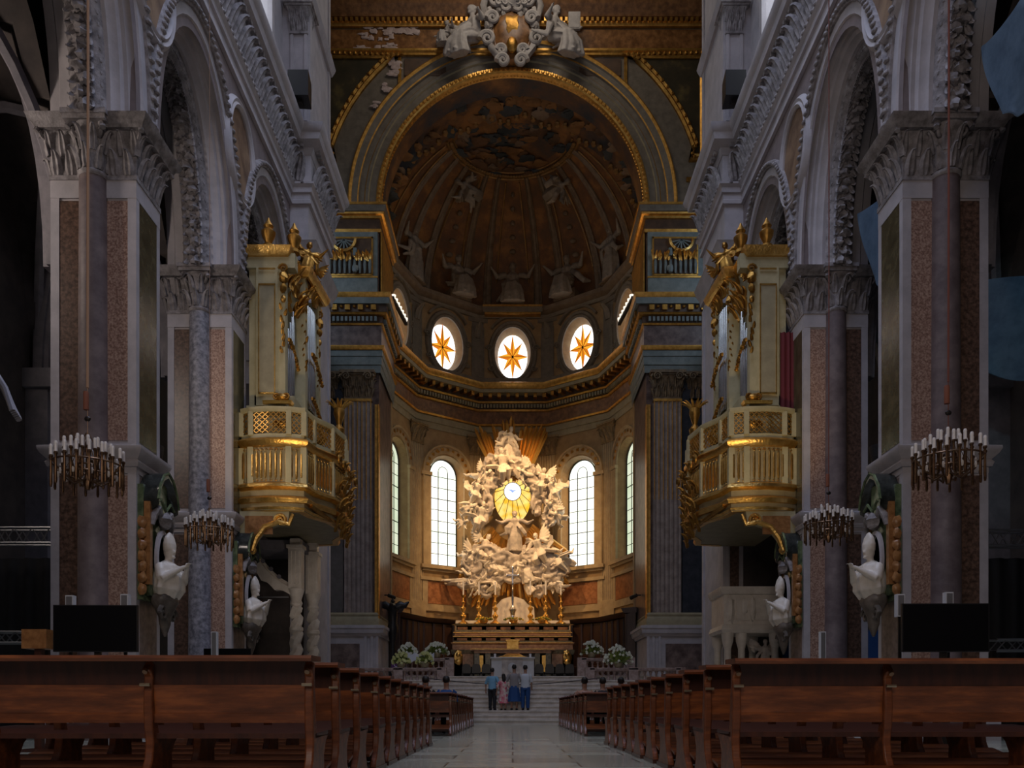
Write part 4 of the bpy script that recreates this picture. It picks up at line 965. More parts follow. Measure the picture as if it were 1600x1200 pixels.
# ================================================================ THE GLORY ABOVE THE HIGH ALTAR
def glory():
    GY = 49.4
    t = thing('marble_glory', 'towering marble group of clouds and angels with gilded rays round the yellow window', 'sculpture', (0, GY, 5.4))
    def P_(x, y, dy=0): p = at(x, y, GY+dy); return Vector((p.x, dy, p.z-5.4))
    rn = random.Random(21)
    # rays
    base = None; c = (800,778)
    def ray(x0,y0,x1,y1,wd,dy):
        nonlocal base
        a = P_(x0,y0,dy); b = P_(x1,y1,dy+.15); L = (b-a).length; M = Matrix.Translation(a) @ (b-a).to_track_quat('Z','Y').to_matrix().to_4x4()
        if base is None:
            mb = MB(); 
            mb.loft([[(-.5*q,0,z),(-.25*q,-.6*q,z),(.25*q,-.6*q,z),(.5*q,0,z),(0,.4*q,z)] for q,z in ((1,0),(1,.93),(.2,1))]); base = mb.build('gilded_ray', gold_line, t); o = base
        else: o = base.copy(); COL.objects.link(o); o.parent = t
        o.matrix_local = M @ Matrix.Diagonal((wd,wd,L,1))
    for x0,x1,yt in ((742,756,668),(749,762,664),(757,768,672),(764,773,678),(770,778,662),(777,783,670),(786,789,656),(792,793,656),(799,797,650),(806,802,676),(815,806,668),(823,812,662),(831,818,664),(839,824,664),(847,832,662),(852,840,668)):
        ray(800+(x0-800)*.35, 778+(yt-778)*.25, x0, yt, rn.uniform(.16,.26), .15)
        ray(800+(x0-796)*.35, 778+(yt-778)*.25, x0+3, yt+rn.randint(6,18), rn.uniform(.14,.22), .25)
    for ang in range(118, 242, 5):   # lower fan, drawn from the window outwards and down
        a = R(ang); L = 105 if ang not in (120,240) else 90; q = rn.uniform(.85,1.05)
        dx, dyy = sin(a), -cos(a)
        # radial from the window centre; long rays
        ray(800+dx*35, 800+dyy*45, 800+dx*L*1.25*q if abs(dx)*L*1.25 < 88 else 800+math.copysign(88,dx)*rn.uniform(.9,1), 800+dyy*150*q, rn.uniform(.18,.30), -.25)
    for x in list(range(748,858,6)): ray(x*.6+320, 880, x+(x-802)*.22, 935+rn.randint(0,10)+(8 if abs(x-802) > 30 else -8), rn.uniform(.16,.26), -.1)
    # clouds
    clouds = [(792,708,26,24),(775,722,26,20),(765,755,24,18),(802,728,30,16),(760,748,18,24),(820,735,24,18),(835,748,22,18),(748,775,20,26),(745,800,22,26),(752,812,16,18),(858,770,22,28),(862,800,20,26),(856,812,16,18),(838,762,14,14),
              (760,870,34,26),(785,880,34,28),(815,880,34,28),(845,872,34,26),(738,885,24,20),(868,890,22,22),(770,900,32,18),(835,900,34,18),(745,905,18,14),(862,912,20,14),(762,790,12,26),(838,790,12,26),(764,764,14,16),(837,766,12,18),(740,880,26,22),(778,868,22,16),(828,868,22,16),(858,888,26,24),(760,925,16,14),(842,925,16,14),(803,905,30,10),(725,915,14,8),(785,690,14,18)]
    mb = MB()
    for k,(x,y,w_,h_) in enumerate(clouds):
        q = .0377*.62; p = P_(x,y,-.30-(.3 if y > 850 else 0)); mb.blob(p, (w_*q, .42, h_*q), 30, 20, .9, k, fq=2.6)
        for j in range(5):
            a = rn.uniform(0,2*PI); p2 = p + Vector((cos(a)*w_*q*.85, -.2, sin(a)*h_*q*.85)); mb.blob(p2, (w_*q*rn.uniform(.25,.5), .26, h_*q*rn.uniform(.25,.5)), 18, 12, .9, k*7+j, fq=2.4)
        for j in range(2):
            a0 = rn.uniform(0,2*PI); mb.tube([p+Vector((cos(a0+m*.5)*w_*q*.9, -.42, sin(a0+m*.5)*h_*q*.9)) for m in range(5)], [.06,.12,.14,.12,.05], 8, fold=.15)
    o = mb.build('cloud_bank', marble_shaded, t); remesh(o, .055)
    # figures: x, y of the chest, scale, pose, rx, ry, rz, wings
    F = [(796,690,1.15,'stand',.15,.12,.3,0),(786,726,1.35,'sit',.1,-.2,.2,0),(824,738,1.1,'fly',.6,-.7,-.8,1),(752,742,1.0,'fly',.4,.6,.9,1),(846,752,1.1,'sit',.0,.25,-.4,1),
         (744,768,1.1,'sit',.1,.15,.5,0),(735,792,1.1,'fly',.8,.8,.5,0),(750,806,1.2,'stand',.1,.2,.4,0),(864,766,1.1,'sit',.1,-.3,-.5,0),(862,790,1.15,'fly',.6,-.6,-.4,0),(873,802,1.1,'fly',1.0,-.9,-.9,1),(722,816,.8,'fly',.7,1.1,.7,0),
         (755,858,1.35,'stand',.0,.35,.5,1),(735,868,1.1,'fly',.4,.4,.6,1),(842,858,1.35,'sit',.1,-.25,-.4,1),(865,872,1.25,'stand',.2,-.6,-.5,0),(773,880,1.25,'sit',.1,.1,.5,0),(800,885,1.3,'fly',.3,.2,1.3,0),(826,888,1.25,'sit',.1,-.2,-.4,0),
         (752,895,1.15,'fly',.3,.8,1.1,0),(776,908,1.1,'sit',.3,.5,.8,0),(828,908,1.1,'sit',.3,-.5,-.8,0),(855,900,1.2,'fly',.4,-.8,-1.0,0),(871,912,1.05,'fly',.9,-.6,-.8,0),(728,908,1.15,'fly',.2,1.2,1.2,0),(745,918,1.0,'fly',.6,1.0,.9,0)]
    for k,(x,y,sc,ps,rx,ry,rz,wg) in enumerate(F):
        ps = {'stand':'swirl','sit':'swirl' if k%3 else 'sit'}.get(ps, ps) if k else 'stand'
        cz = {'stand':1.0,'sit':.7,'fly':.1,'swirl':.25}[ps]
        p = P_(x,y,-.62-.12*(k%3)); M = Matrix.Translation(p) @ RM(rx,ry,rz) @ Matrix.Scale(sc*.98,4) @ Matrix.Translation((0,0,-cz))
        mb = MB(M); figure(mb, Matrix(), ps, 100+k, wings=bool(wg), robe=1.1); o = mb.build('angel_figure', marble_w, t); remesh(o, .032)
    # the central figure with open arms below the window, darker marble
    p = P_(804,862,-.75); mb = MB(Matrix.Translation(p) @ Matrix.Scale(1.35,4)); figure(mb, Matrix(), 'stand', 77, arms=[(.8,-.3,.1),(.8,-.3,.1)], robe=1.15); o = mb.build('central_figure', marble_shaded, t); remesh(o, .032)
    mb = MB()   # pale tomb shaped pedestal behind the altar
    pl = [(768,977),(770,950),(778,945),(784,938),(796,934),(806,934),(818,938),(824,945),(834,950),(836,977)]
    mb.prism([(P_(x,y,-1.4).x,P_(x,y,-1.4).z) for x,y in pl], -1.8, -1.2, lambda u,v,d: (u,d,v)); mb.box(-3.3,3.3,-1.2,.6,-3.4,.3); mb.build('pedestal', pale_altar if False else marble_w, t)
glory()
# ================================================================ HIGH ALTAR
def high_altar():
    t = thing('high_altar', 'wide high altar of red and green inlaid marble with stepped shelves and gilded masks', 'altar', (0, 45.6, FZ))
    mb = MB()
    # z steps (relative to the platform); local y 0 = front of mensa
    def layer(hw, y0, y1, z0, z1, prof, m): mb.cornice([(-hw,y1),(-hw,y0),(hw,y0),(hw,y1)], [(0,z0)] + [(p,z0+(z1-z0)*q) for p,q in prof] + [(0,z1)], -1, m); mb.box(-hw+.01,hw-.01,y0+.01,y1,z0,z1,m)
    A = ((.05,0),(.05,.2),(.0,.3),(.0,.75),(.06,.85),(.09,1))
    B = ((.02,0),(.02,.7),(.08,.8),(.1,1))
    layer(3.15, .9, 2.0, 2.85, 3.35, A, 1); layer(3.2, .7, 2.0, 2.62, 2.85, B, 0); layer(3.25, .45, 2.0, 2.25, 2.62, A, 1); layer(3.3, .25, 2.0, 1.85, 2.25, B, 0)
    layer(3.35, .3, 2.0, 0, 1.85, ((.1,0),(.1,.12),(0,.15),(0,.85),(.04,.9),(.06,1)), 1)
    mb.box(-2.1,2.1,-.35,.3,1.62,1.76,0); mb.box(-2.3,2.3,-.45,.3,1.76,1.85,0); mb.box(-1.2,1.2,.24,.32,.2,1.6,2)
    for sx in (-1,1):
        mb.box(*sorted((sx*2.15,sx*2.75)), .17, .3, .9, 1.6, 0)
    for sx in (-1,1):
        for x in (1.35,1.95): mb.box(*sorted((sx*x-.14,sx*x+.14)), -.25, .28, 0, 1.63, 1)
    mb.build('altar_body', [altar_red, altar_green, stall_wood], t)
    mb = MB()
    for x in (-3.25,3.25): mb.blob((x*.92,.2,1.4),(.26,.12,.38),14,10,.5,3,fq=3); mb.blob((x*.92,.1,1.55),(.14,.12,.15),10,7); mb.blob((x*.92,.12,1.15),(.17,.1,.16),10,7,.4,5)
    for x in (-1.7,1.7): mb.box(x-.10,x+.10,-.3,-.24,.6,1.5)
    for z,yy in ((2.84,.60),(2.6,.36),(2.24,.15),(1.85,-.47)): mb.box(-3.3 if yy > 0 else -2.28,3.3 if yy > 0 else 2.28,yy,.9,z-.03,z)
    mb.build('gilded_ornament', gold, t)
    mb = MB()
    for k in range(8):
        x = -2.8+k*.8; mb.box(x-.28,x+.28,.875,.9,3.0,3.16); mb.box(x-.28,x+.28,.43,.46,2.37,2.5)
    mb.build('inlaid_panels', apse_brown, t)
    mb = MB(); mb.box(-.32,.32,-.05,.3,1.85,2.3); mb.box(-.38,.38,-.1,.3,2.3,2.38); mb.box(-.26,.26,-.09,-.04,1.92,2.24); mb.build('tabernacle', gold, t)
high_altar()
def candlestick(x, big):
    t = thing('altar_candlestick', None, 'candlestick', (x, 46.9, FZ+3.35))
    mb = MB(); h = 1.85
    mb.lathe((0,0,0), [(.30,0),(.30,.06),(.2,.12),(.1,.2),(.08,.3),(.17,.42),(.17,.5),(.07,.6),(.06,.72),(.14,.84),(.15,.92),(.05,1.0),(.045,1.15),(.11,1.24),(.04,1.32),(.04,1.5),(.12,1.58),(.15,1.64),(.03,1.64)], 14)
    mb.build('gilded_stem', gold, t)
    mb = MB(); mb.lathe((0,0,1.64), [(.042,0),(.042,.75),(.01,.78)], 8); mb.build('candle', candle_m, t)
    return t
labs = ['first from the left','second from the left','third from the left','third from the right','second from the right','first from the right']
for k,x in enumerate((-2.78,-1.9,-.98,1.0,1.86,2.72)):
    t = candlestick(x, 1); t['label'] = 'tall gilded candlestick on the high altar, %s' % labs[k]; t['group'] = 'gilded candlesticks on the high altar'
t = thing('altar_cross', 'tall silver altar cross standing between the gilded candlesticks', 'cross', (0, 46.9, FZ+3.35))
mb = MB(); mb.lathe((0,0,0), [(.36,0),(.36,.08),(.2,.2),(.26,.36),(.12,.5),(.16,.66),(.24,.82),(.1,1.0),(.05,1.1),(.08,1.5),(.04,1.6),(.04,2.2),(.09,2.3)], 14); mb.build('silver_stem', silver, t)
mb = MB(); mb.box(-.04,.04,-.04,.04,2.2,3.15); mb.box(-.3,.3,-.04,.04,2.72,2.8)
for x,z in ((-.32,2.76),(.32,2.76),(0,3.18),(0,2.76)): mb.blob((x,0,z),(.09,.06,.09),8,6)
mb.build('cross_arms', silver, t)
for k,x in enumerate((-1.6,0.05,1.62)):
    t = thing('flower_arrangement', 'low gold and yellow flower arrangement on the high altar, %s' % ('left one','in front of the silver cross','right one')[k], 'flowers', (x, 46.35, FZ+3.35)); rn = random.Random(k)
    mb = MB(); mb.lathe((0,0,0), [(.14,0),(.2,.05),(.24,.16),(.2,.18)], 12); mb.build('bowl', gold, t)
    mb = MB()
    for j in range(40):
        a = rn.uniform(0,2*PI); q = rn.random()**.5; mb.blob((q*.55*cos(a), q*.2*sin(a), .18+.14*(1-q)+rn.uniform(0,.06)), .05, 6, 4, mi=rn.choice((0,1)))
    mb.build('blooms', [mat('yellow_petals', (.62,.42,.05), rough=.6) if 'yellow_petals' not in MATS else MATS['yellow_petals'], leaf_m], t)['kind'] = 'stuff'
# free standing altar
t = thing('altar_table', 'white marble altar block with grey central panel in front of the high altar', 'altar', (0, 38.6, FZ))
mb = MB(); mb.box(-.98,-.50,-.35,.35,0,.92); mb.box(.46,.98,-.35,.35,0,.92); mb.build('side_block', pale_altar, t)
mb = MB(); mb.box(-.50,.46,-.38,.35,0,.92); mb.build('central_panel', marble_shaded, t)
mb = MB(); mb.box(-1.02,1.02,-.45,.42,.92,.97); mb.build('altar_top', pale_altar, t)
mb = MB(); mb.loft([[(.0+q*.2*cos(a)-.02, -.40-.02*(q<1), .48+q*.24*sin(a)) for a in [2*PI*k/12 for k in range(12)]] for q in (1,.7)]); mb.tube([(-.02,-.42,.36),(.05,-.42,.5),(.08,-.42,.62)],.02,6); mb.build('carved_emblem', pale_altar, t)
t = thing('book_stand', 'low gilded book stand lying on the white altar', 'stand', (0, 38.6, FZ+.97)); mb = MB(); mb.loft([[(-.75,-.2,.0),(.75,-.2,.0),(.75,.2,0),(-.75,.2,0)],[(-.5,-.15,.07),(.5,-.15,.07),(.5,.2,.07),(-.5,.2,.07)],[(-.3,-.1,.12),(.3,-.1,.12),(.3,.2,.2),(-.3,.2,.2)]]); mb.build('stand_frame', gold_dk, t)
for x in (-.82,.82):
    t = thing('altar_lamp', 'small white candle glass at the %s end of the white altar' % ('left' if x < 0 else 'right'), 'candle', (x, 38.6, FZ+.97)); mb = MB(); mb.lathe((0,0,0), [(.06,0),(.07,.02),(.05,.06),(.06,.16),(.05,.18)], 10); mb.build('glass', candle_m, t)
# black chairs
def chair(x, k, n, side):
    t = thing('clergy_chair', 'black padded chair between the altars, %s of %s to the %s of the white altar' % (ORD[k], n, side), 'chair', (x, 42.6, FZ), group='black chairs behind the white altar')
    mb = MB(); mb.box(-.23,.23,-.25,.25,.36,.46); mb.build('seat', c_black, t)
    mb = MB(); mb.prism([(-.22,.40),(.22,.40),(.23,.65),(.18,.84),(0,.88),(-.18,.84),(-.23,.65)], -.30, -.24, lambda u,v,d: (u,d,v)); mb.build('backrest', black, t)
    for sx in (-.22,.22):
        for sy in (-.2,.2): mb = MB(); mb.box(sx-.025,sx+.025,sy-.025,sy+.025,0,.37); mb.build('leg', black, t)
for k,x in enumerate((-2.35,-1.85,-1.35)): chair(x, k, 'three', 'left')
for k,x in enumerate((1.35,1.88,2.4,2.9)): chair(x, k, 'four', 'right')
# choir stalls along the apse wall
for s in (-1,1):
    t = thing('choir_stalls', 'curved bank of very dark wooden choir stalls on the %s side of the high altar' % SIDE[s], 'choir stalls', (0, 0, FZ))
    pl = [(s*5.9,40.2+2.8),(s*6.3,44.6),(s*5.1,47.6),(s*3.5,48.9)]; sd = 1 if s < 0 else -1
    mb = MB(); mb.cornice(pl, [(-.45,0),(.0,0),(.0,3.5),(-.45,3.6)], sd*-1); mb.build('high_back', stall_wood, t)
    mb = MB(); mb.cornice(pl, [(-.5,3.55),(.15,3.55),(.25,3.68),(.3,3.8),(-.5,3.85)], -sd); mb.build('canopy_moulding', stall_wood, t)
    mb = MB(); mb.cornice(pl, [(0,0),(.55,0),(.55,1.0),(.5,1.05),(0,1.05)], -sd); mb.build('seat_row', stall_wood, t)
    mb = MB()
    for a,b in zip(pl, pl[1:]):
        a = Vector(a); b = Vector(b); L = (b-a).length; n = int(L/.55); d = (b-a)/L; nn = Vector((-d.y,d.x))*(-sd)
        for k in range(n+1):
            p = a+d*L*k/n+nn*.04; mb.box(p.x-.05,p.x+.05,p.y-.05,p.y+.05,1.0,3.5)
    mb.build('dividing_posts', stall_wood, t)
# bishop throne lectern
p = at(612, 1010, 41.2)
t = thing('eagle_lectern', 'tall black carved lectern with a spread bird against the left chancel wall', 'lectern', (p.x+.05, 41.2, FZ))
mb = MB(); mb.box(-.35,.35,-.3,.3,0,.2); mb.lathe((0,0,.2), [(.2,0),(.2,.3),(.12,.4),(.14,1.6),(.25,2.2),(.28,2.4),(.22,2.6),(.24,3.2),(.3,3.3)], 10); mb.build('post', black, t)
mb = MB(); mb.blob((0,-.05,3.55),(.2,.3,.3),10,8,.3,1); mb.blob((.05,-.25,3.9),(.1,.14,.12),8,6); mb.tube([(.05,-.35,3.9),(.08,-.5,3.85)],[.04,.01],6)
for q in (-1,1): mb.tube([(q*.1,0,3.6),(q*.4,.0,3.75),(q*.62,.05,3.72),(q*.8,.05,3.9 if q > 0 else 3.6)],[.15,.2,.14,.03],8,flat=.4)
mb.build('bird', black, t)
# balustrades
def balustrade(name, label, pts, z0, h, mtl):
    t = thing(name, label, 'balustrade', (pts[0][0], pts[0][1], z0)); o0 = Vector(pts[0])
    L_ = [Vector(q)-o0 for q in pts]; base = None; q2 = [(q.x,q.y) for q in L_]
    mb = MB(); mb.cornice(q2, [(-.16,h-.14),(.16,h-.14),(.2,h-.08),(.2,h-.02),(.16,h),(-.16,h),(-.2,h-.02),(-.2,h-.08)], 1); mb.build('handrail', mtl, t)
    mb = MB(); mb.cornice(q2, [(-.17,0),(.17,0),(.17,.12),(-.17,.12)], 1); mb.build('plinth', mtl, t)
    for a,b in zip(L_, L_[1:]):
        L = (b-a).length; d = (b-a)/L
        n = max(2, int(L/.24))
        for k in range(1,n):
            p = a+d*L*k/n
            if base is None:
                mb = MB(); mb.lathe((0,0,.12), [(.07,0),(.07,.04),(.04,.07),(.085,.22*h),(.08,.3*h),(.035,.5*h),(.04,.6*h),(.07,h-.32),(.07,h-.26)], 10); base = mb.build('baluster', mtl, t); o = base
            else: o = base.copy(); COL.objects.link(o); o.parent = t
            o.location = (p.x,p.y,0)
    for q in L_:
        mb = MB(); mb.box(q.x-.2,q.x+.2,q.y-.2,q.y+.2,0,h+.02); mb.build('newel_post', mtl, t)
bal_m = mat('mottled_pink_marble', (.22,.14,.12), (.44,.34,.31), 5, .4, detail=8)
for s in (-1,1):
    mb = MB(); mb.box(*sorted((XC+s*2.95,XC+s*8)), 35.2, 36.1, 0, 1.42) ; o = mb.build('terrace_wall', step_m); tag(o, 'low marble retaining wall carrying the %s balustrade beside the steps' % SIDE[s], 'low wall')
    balustrade('lower_balustrade', 'lower mottled marble balustrade on the %s side of the steps' % SIDE[s], [(XC+s*3.15,35.5),(XC+s*5.0,35.5),(XC+s*7.0,35.5)], 1.42, .92, bal_m)
    balustrade('upper_balustrade', 'upper marble balustrade at the %s edge of the altar platform' % SIDE[s], [(XC+s*3.0,37.8),(XC+s*5.2,37.8)], FZ, .9, bal_m)
# flowers
def bouquet(x, y, z, r, h, label, cloth=False, seed=0):
    t = thing('flower_bouquet', label, 'flowers', (x,y,z), 0, None); rn = random.Random(seed)
    mb = MB(); mb.lathe((0,0,0), [(.12,0),(.16,.04),(.2,.2),(.18,.24),(.05,.24)], 12); mb.build('vase', cream_dk, t)
    mb = MB(); 
    for k in range(70):
        a = rn.uniform(0,2*PI); e = rn.uniform(-.2,1.3); d = Vector((cos(a)*cos(e),sin(a)*cos(e)*.7,sin(e)*.8)); mb.tube([(0,0,.2),Vector((0,0,.22))+d*r*.6,Vector((0,0,.2))+Vector((d.x*r*1.05,d.y*r,d.z*h))], [.01,.035,.008], 5, flat=.4)
    mb.build('leaves', leaf_m, t)['kind'] = 'stuff'
    mb = MB()
    for k in range(75):
        a = rn.uniform(0,2*PI); e = rn.uniform(-.1,1.5); p = Vector((cos(a)*cos(e)*r, sin(a)*cos(e)*r*.7, .2+sin(e)*h*rn.uniform(.75,1.05)))
        for j in range(4): mb.blob(p+Vector((.03*cos(j*PI/2),-.01,.03*sin(j*PI/2))), (.032,.02,.032), 5, 4)
    mb.build('blooms', (MATS.get('lime_petals') or mat('lime_petals', (.42,.45,.10), (.66,.66,.34), 8, .6)) if seed in (3,6) else bloom_m, t)['kind'] = 'stuff'
bouquet(-4.75, 37.7, FZ+.92, .42, .45, 'white flower bouquet on the left upper balustrade, left of the white cloth', seed=1)
bouquet(-3.45, 37.8, FZ+.92, .55, .5, 'wide white flower bouquet on the left upper balustrade, right of the white cloth', seed=2)
bouquet(-4.75, 35.45, 2.36, .38, .45, 'yellow green bouquet standing on the left lower balustrade, left of its pair', seed=3)
bouquet(-3.75, 35.45, 2.36, .36, .45, 'yellow green bouquet standing on the left lower balustrade, right of its pair', seed=6)
bouquet(3.6, 37.8, FZ+.92, .52, .55, 'white flower bouquet on the right upper balustrade', seed=4)
bouquet(4.5, 35.5, 2.36, .62, .75, 'largest white and yellow bouquet, on the right lower balustrade', seed=5)
t = thing('draped_cloth', 'white cloth draped over the left upper balustrade between two bouquets', 'cloth', (-4.15, 37.55, FZ+.94)); 
mb = MB(); n = 24; mb.loft([[(-.62+1.24*k/n, y, z+.04*sin(k*1.1)) for k in range(n+1)]+[(-.62+1.24*k/n, y, z-.02+.04*sin(k*1.1)) for k in range(n,-1,-1)] for y,z in ((.2,.05),(-.02,.16),(-.12,.14),(-.16,-.05),(-.18,-.2))]); mb.build('cloth_folds', c_white, t)
t = thing('purple_banner', 'small purple cloth panel with a pale emblem at the left end of the upper balustrade', 'banner', (-5.25,37.55,FZ+.35)); mb = MB(); mb.box(-.22,.22,-.03,.03,0,.5); mb.build('panel', c_purple, t); mb = MB(); mb.loft([[(.1*cos(a)*q,-.04,.26+.13*sin(a)*q) for a in [2*PI*k/16 for k in range(16)]] for q in (1,.8)], False); mb.build('emblem', c_white, t)
# rope barrier over the steps
t = thing('rope_barrier', 'thin dark rope strung across the altar steps between two posts', 'rope barrier', (0, 33.3, .9))
mb = MB(); mb.tube([(-3.6+7.2*k/20, 0, .95-.28*sin(PI*k/20)) for k in range(21)], .018, 6); mb.build('rope', c_black, t)
for x in (-3.6,3.6): mb = MB(); mb.lathe((x,0,-.17), [(.12,0),(.12,.03),(.02,.05),(.02,1.1),(.035,1.14)], 10); mb.build('post', steel, t)
# ================================================================ ORGANS AND THEIR BALCONIES
def organ(s):
    sn = SIDE[s]; X0 = XC
    M = TM(sx=s)
    t = thing('choir_balcony', 'cream and gold projecting organ balcony with lattice railing on the %s side of the nave' % sn, 'balcony', (XC, 0, 0))
    PL = [(7.55,22.75),(7.25,22.62),(6.75,22.52),(6.2,22.56),(5.82,22.68),(5.72,23.3),(5.35,24.0),(5.18,25.0),(5.35,26.0),(5.72,26.7),(5.85,27.4),(6.7,27.6)]
    def cor(mb, prof, mi=0): mb.cornice(PL, prof, 1, mi)
    mb = MB(M)
    cor(mb, [(-.22,7.95),(0,7.95),(0,8.08),(-.22,8.08)]); cor(mb, [(-.22,8.66),(.02,8.66),(.05,8.72),(.05,8.80),(-.22,8.80)])
    cor(mb, [(-.22,6.72),(-.02,6.72),(-.02,7.72),(-.22,7.72)], 1)
    for i,(x,y) in enumerate(PL):
        if i in (0,1,3,4,5,6,7,8,9,10): mb.box(x-.07,x+.07,y-.04,y+.12,8.05,8.70); mb.box(x-.08,x+.08,y-.07,y+.1,6.72,7.72)
    mb.prism(PL+[(7.9,27.6),(7.9,22.75)], 6.0, 6.7, lambda u,v,d: (u,v,d), 1)
    mb.build('balcony_body', [cream, cream_dk], t)
    mb = MB(M)
    cor(mb, [(-.1,7.72),(.04,7.72),(.14,7.80),(.16,7.88),(.08,7.95),(-.1,7.97)]); cor(mb, [(-.1,6.55),(.05,6.55),(.14,6.62),(.12,6.70),(.03,6.76),(-.1,6.78)])
    cor(mb, [(-.1,6.2),(.10,6.2),(.16,6.3),(.06,6.38),(-.1,6.4)]); cor(mb, [(-.2,5.98),(-.02,5.98),(.04,6.08),(-.05,6.12),(-.2,6.12)])
    mb.build('gilded_moulding', gold, t)
    mb = MB(M)   # vertical gilded gadroons of the lower panels
    for a,b in zip(PL, PL[1:]):
        a = Vector(a); b = Vector(b); L = (b-a).length; n = max(1,int(L/.12)); d = (b-a)/L; nn = Vector((d.y*-1,d.x))
        if nn.x*1 > 0 and abs(d.x) < .9: nn = -nn
        if abs(d.x) >= .9 and nn.y > 0 and a.y < 24: nn = -nn
        for k in range(n):
            p = a+d*L*(k+.5)/n+nn*.03; mb.tube([(p.x,p.y,6.86),(p.x,p.y,6.92),(p.x,p.y,7.5),(p.x,p.y,7.58)], [.015,.036,.036,.015], 7)
            mb.spiral((p.x,p.y,7.62),(d.x,d.y,0),(0,0,1),.05,1,.014,9,k=4); mb.spiral((p.x,p.y,6.82),(d.x,d.y,0),(0,0,-1),.04,1,.012,9,k=4)
    mb.build('gilded_fluting', gold, t)
    mb = MB(M)   # lattice
    for a,b in zip(PL, PL[1:]):
        a = Vector(a); b = Vector(b); L = (b-a).length; n = max(1,int(L/.13)); d = (b-a)/L
        for k in range(n):
            p = a+d*L*k/n; q = a+d*L*(k+1)/n
            for j in range(4):
                z0 = 8.1+.14*j; mb.bar((p.x,p.y,z0),(q.x,q.y,z0+.14),.025,.02); mb.bar((p.x,p.y,z0+.14),(q.x,q.y,z0),.025,.02)
    mb.build('lattice_railing', gold_line, t)
    mb = MB(M)   # bracket below, with a scroll, and carved nose of the balcony
    pl = [(7.55,5.98),(6.2,5.98),(6.25,5.6),(6.5,5.62),(6.85,5.5),(7.1,5.2),(7.25,4.85),(7.55,4.8)]
    mb.prism(pl, 22.6, 22.8, lambda u,v,d: (u,d,v)); mb.build('bracket', cream, t)
    mb = MB(M); mb.tube([(6.1,22.6,5.9),(6.2,22.58,5.62),(6.5,22.56,5.68),(6.85,22.56,5.55),(7.08,22.56,5.25),(7.2,22.56,4.9)], [.05,.07,.08,.08,.08,.06], 8)
    mb.spiral((6.42,22.55,5.72),(1,0,0),(0,0,1),.17,1.7,.05,20); mb.spiral((7.2,22.55,4.9),(1,0,0),(0,0,1),.12,1.5,.05,16); mb.build('gilded_scroll', gold, t)
    mb = MB(M); mb.box(6.65,7.4,22.57,22.62,5.35,5.85); mb.build('inlay', orange_m, t)
    mb = MB(M); rn = random.Random(7)
    for k in range(46):
        z = rn.uniform(5.6,7.9); y = rn.uniform(24.0,26.2); q = (y-25.0); x = 5.2+q*q*.14-.14+.10*abs(z-6.9)
        mb.leaf((x,y,z), (0,rn.uniform(-.5,.5),1), (-1,-.4,0), rn.uniform(.2,.36), .2, .5)
    for k in range(5): mb.spiral((5.1,23.9+.6*k,7.75),(0,1,0),(0,0,1),.16,1.4,.05,16)
    mb.tube([(5.7,22.9,6.2),(5.4,24,6.05),(5.25,25,6.0),(5.4,26,6.05)], .07, 7)
    mb.build('gilded_carving', gold_dk, t)
    # ---------------- organ case
    t = thing('pipe_organ', 'tall cream and gold pipe organ with carved figures on top, %s side of the nave' % sn, 'organ', (XC, 0, 0))
    mb = MB(M)
    mb.box(6.6,7.45,23.1,26.5,6.7,13.5); mb.box(6.4,7.5,23.0,23.12,6.7,9.0)
    mb.box(6.62,7.22,22.98,23.1,9.0,13.0,0)
    mb.box(6.70,7.12,22.94,23.0,9.35,12.3,1)
    for y0,y1,x in ((23.0,23.25,6.42),(24.15,24.42,6.15),(25.6,25.85,6.1),(26.3,26.5,6.4)): mb.box(x,6.9,y0,y1,8.9,13.1,0)
    mb.box(6.15,7.49,22.985,23.3,12.8,13.2,0); mb.box(6.3,6.95,22.9,23.2,8.0,8.9,0); mb.box(6.2,7.3,23.1,26.5,8.2,9.3,0)
    mb.build('organ_case', [cream, cream_dk], t)
    mb = MB(M)
    mb.cornice([(7.5,22.98),(6.4,22.98),(6.4,24.1),(6.1,24.1),(6.0,25.8),(6.4,25.9),(6.4,26.6)], [(0,13.1),(.06,13.1),(.14,13.2),(.18,13.34),(0,13.36)], 1)
    mb.cornice([(7.0,22.93),(6.32,22.93),(6.32,24.1),(6.1,24.15),(6.0,25.8)], [(0,9.0),(.08,9.0),(.12,9.08),(0,9.12)], 1)
    mb.cornice([(7.0,22.90),(6.28,22.90),(6.28,24.1)], [(0,8.75),(.06,8.75),(.08,8.82),(0,8.86)], 1)
    for z in (12.75,9.32,12.32): mb.box(6.68,7.14,22.92,22.95,z-.02,z+.02)
    for x in (6.68,7.12): mb.box(x,x+.025,22.92,22.95,9.3,12.32)
    mb.build('gilded_moulding', gold, t)
    mb = MB(M); rn = random.Random(3+s)
    for x,y in ((6.45,22.95),(6.2,24.25),(6.1,25.7)):    # console heads and drops on the posts
        mb.blob((x,y-.02,12.5),(.13,.12,.16),9,7,.3,1); mb.blob((x,y-.05,12.2),(.1,.1,.12),8,6,.4,2); mb.blob((x,y-.04,11.9),(.08,.06,.1),8,6)
        for k in range(8): mb.leaf((x+rn.uniform(-.05,.05),y-.06,11.6-k*.17), (rn.uniform(-.4,.4),0,1), (-.4,-1,0), .16,.10,.4)
        mb.spiral((x,y-.03,12.75),(1,0,0),(0,0,1),.13,1.5,.04,14)
    for k in range(26): mb.leaf((rn.uniform(6.2,6.5),rn.uniform(23.2,24.2),rn.uniform(11.8,12.9)), (rn.uniform(-.6,.6),rn.uniform(-.6,.6),1), (-1,-.5,0), .3,.2,.5)
    for k in range(22): mb.leaf((6.15,rn.uniform(24.4,25.7),rn.uniform(12.7,13.3)), (0,rn.uniform(-.6,.6),1), (-1,-.5,0), .3,.2,.5)
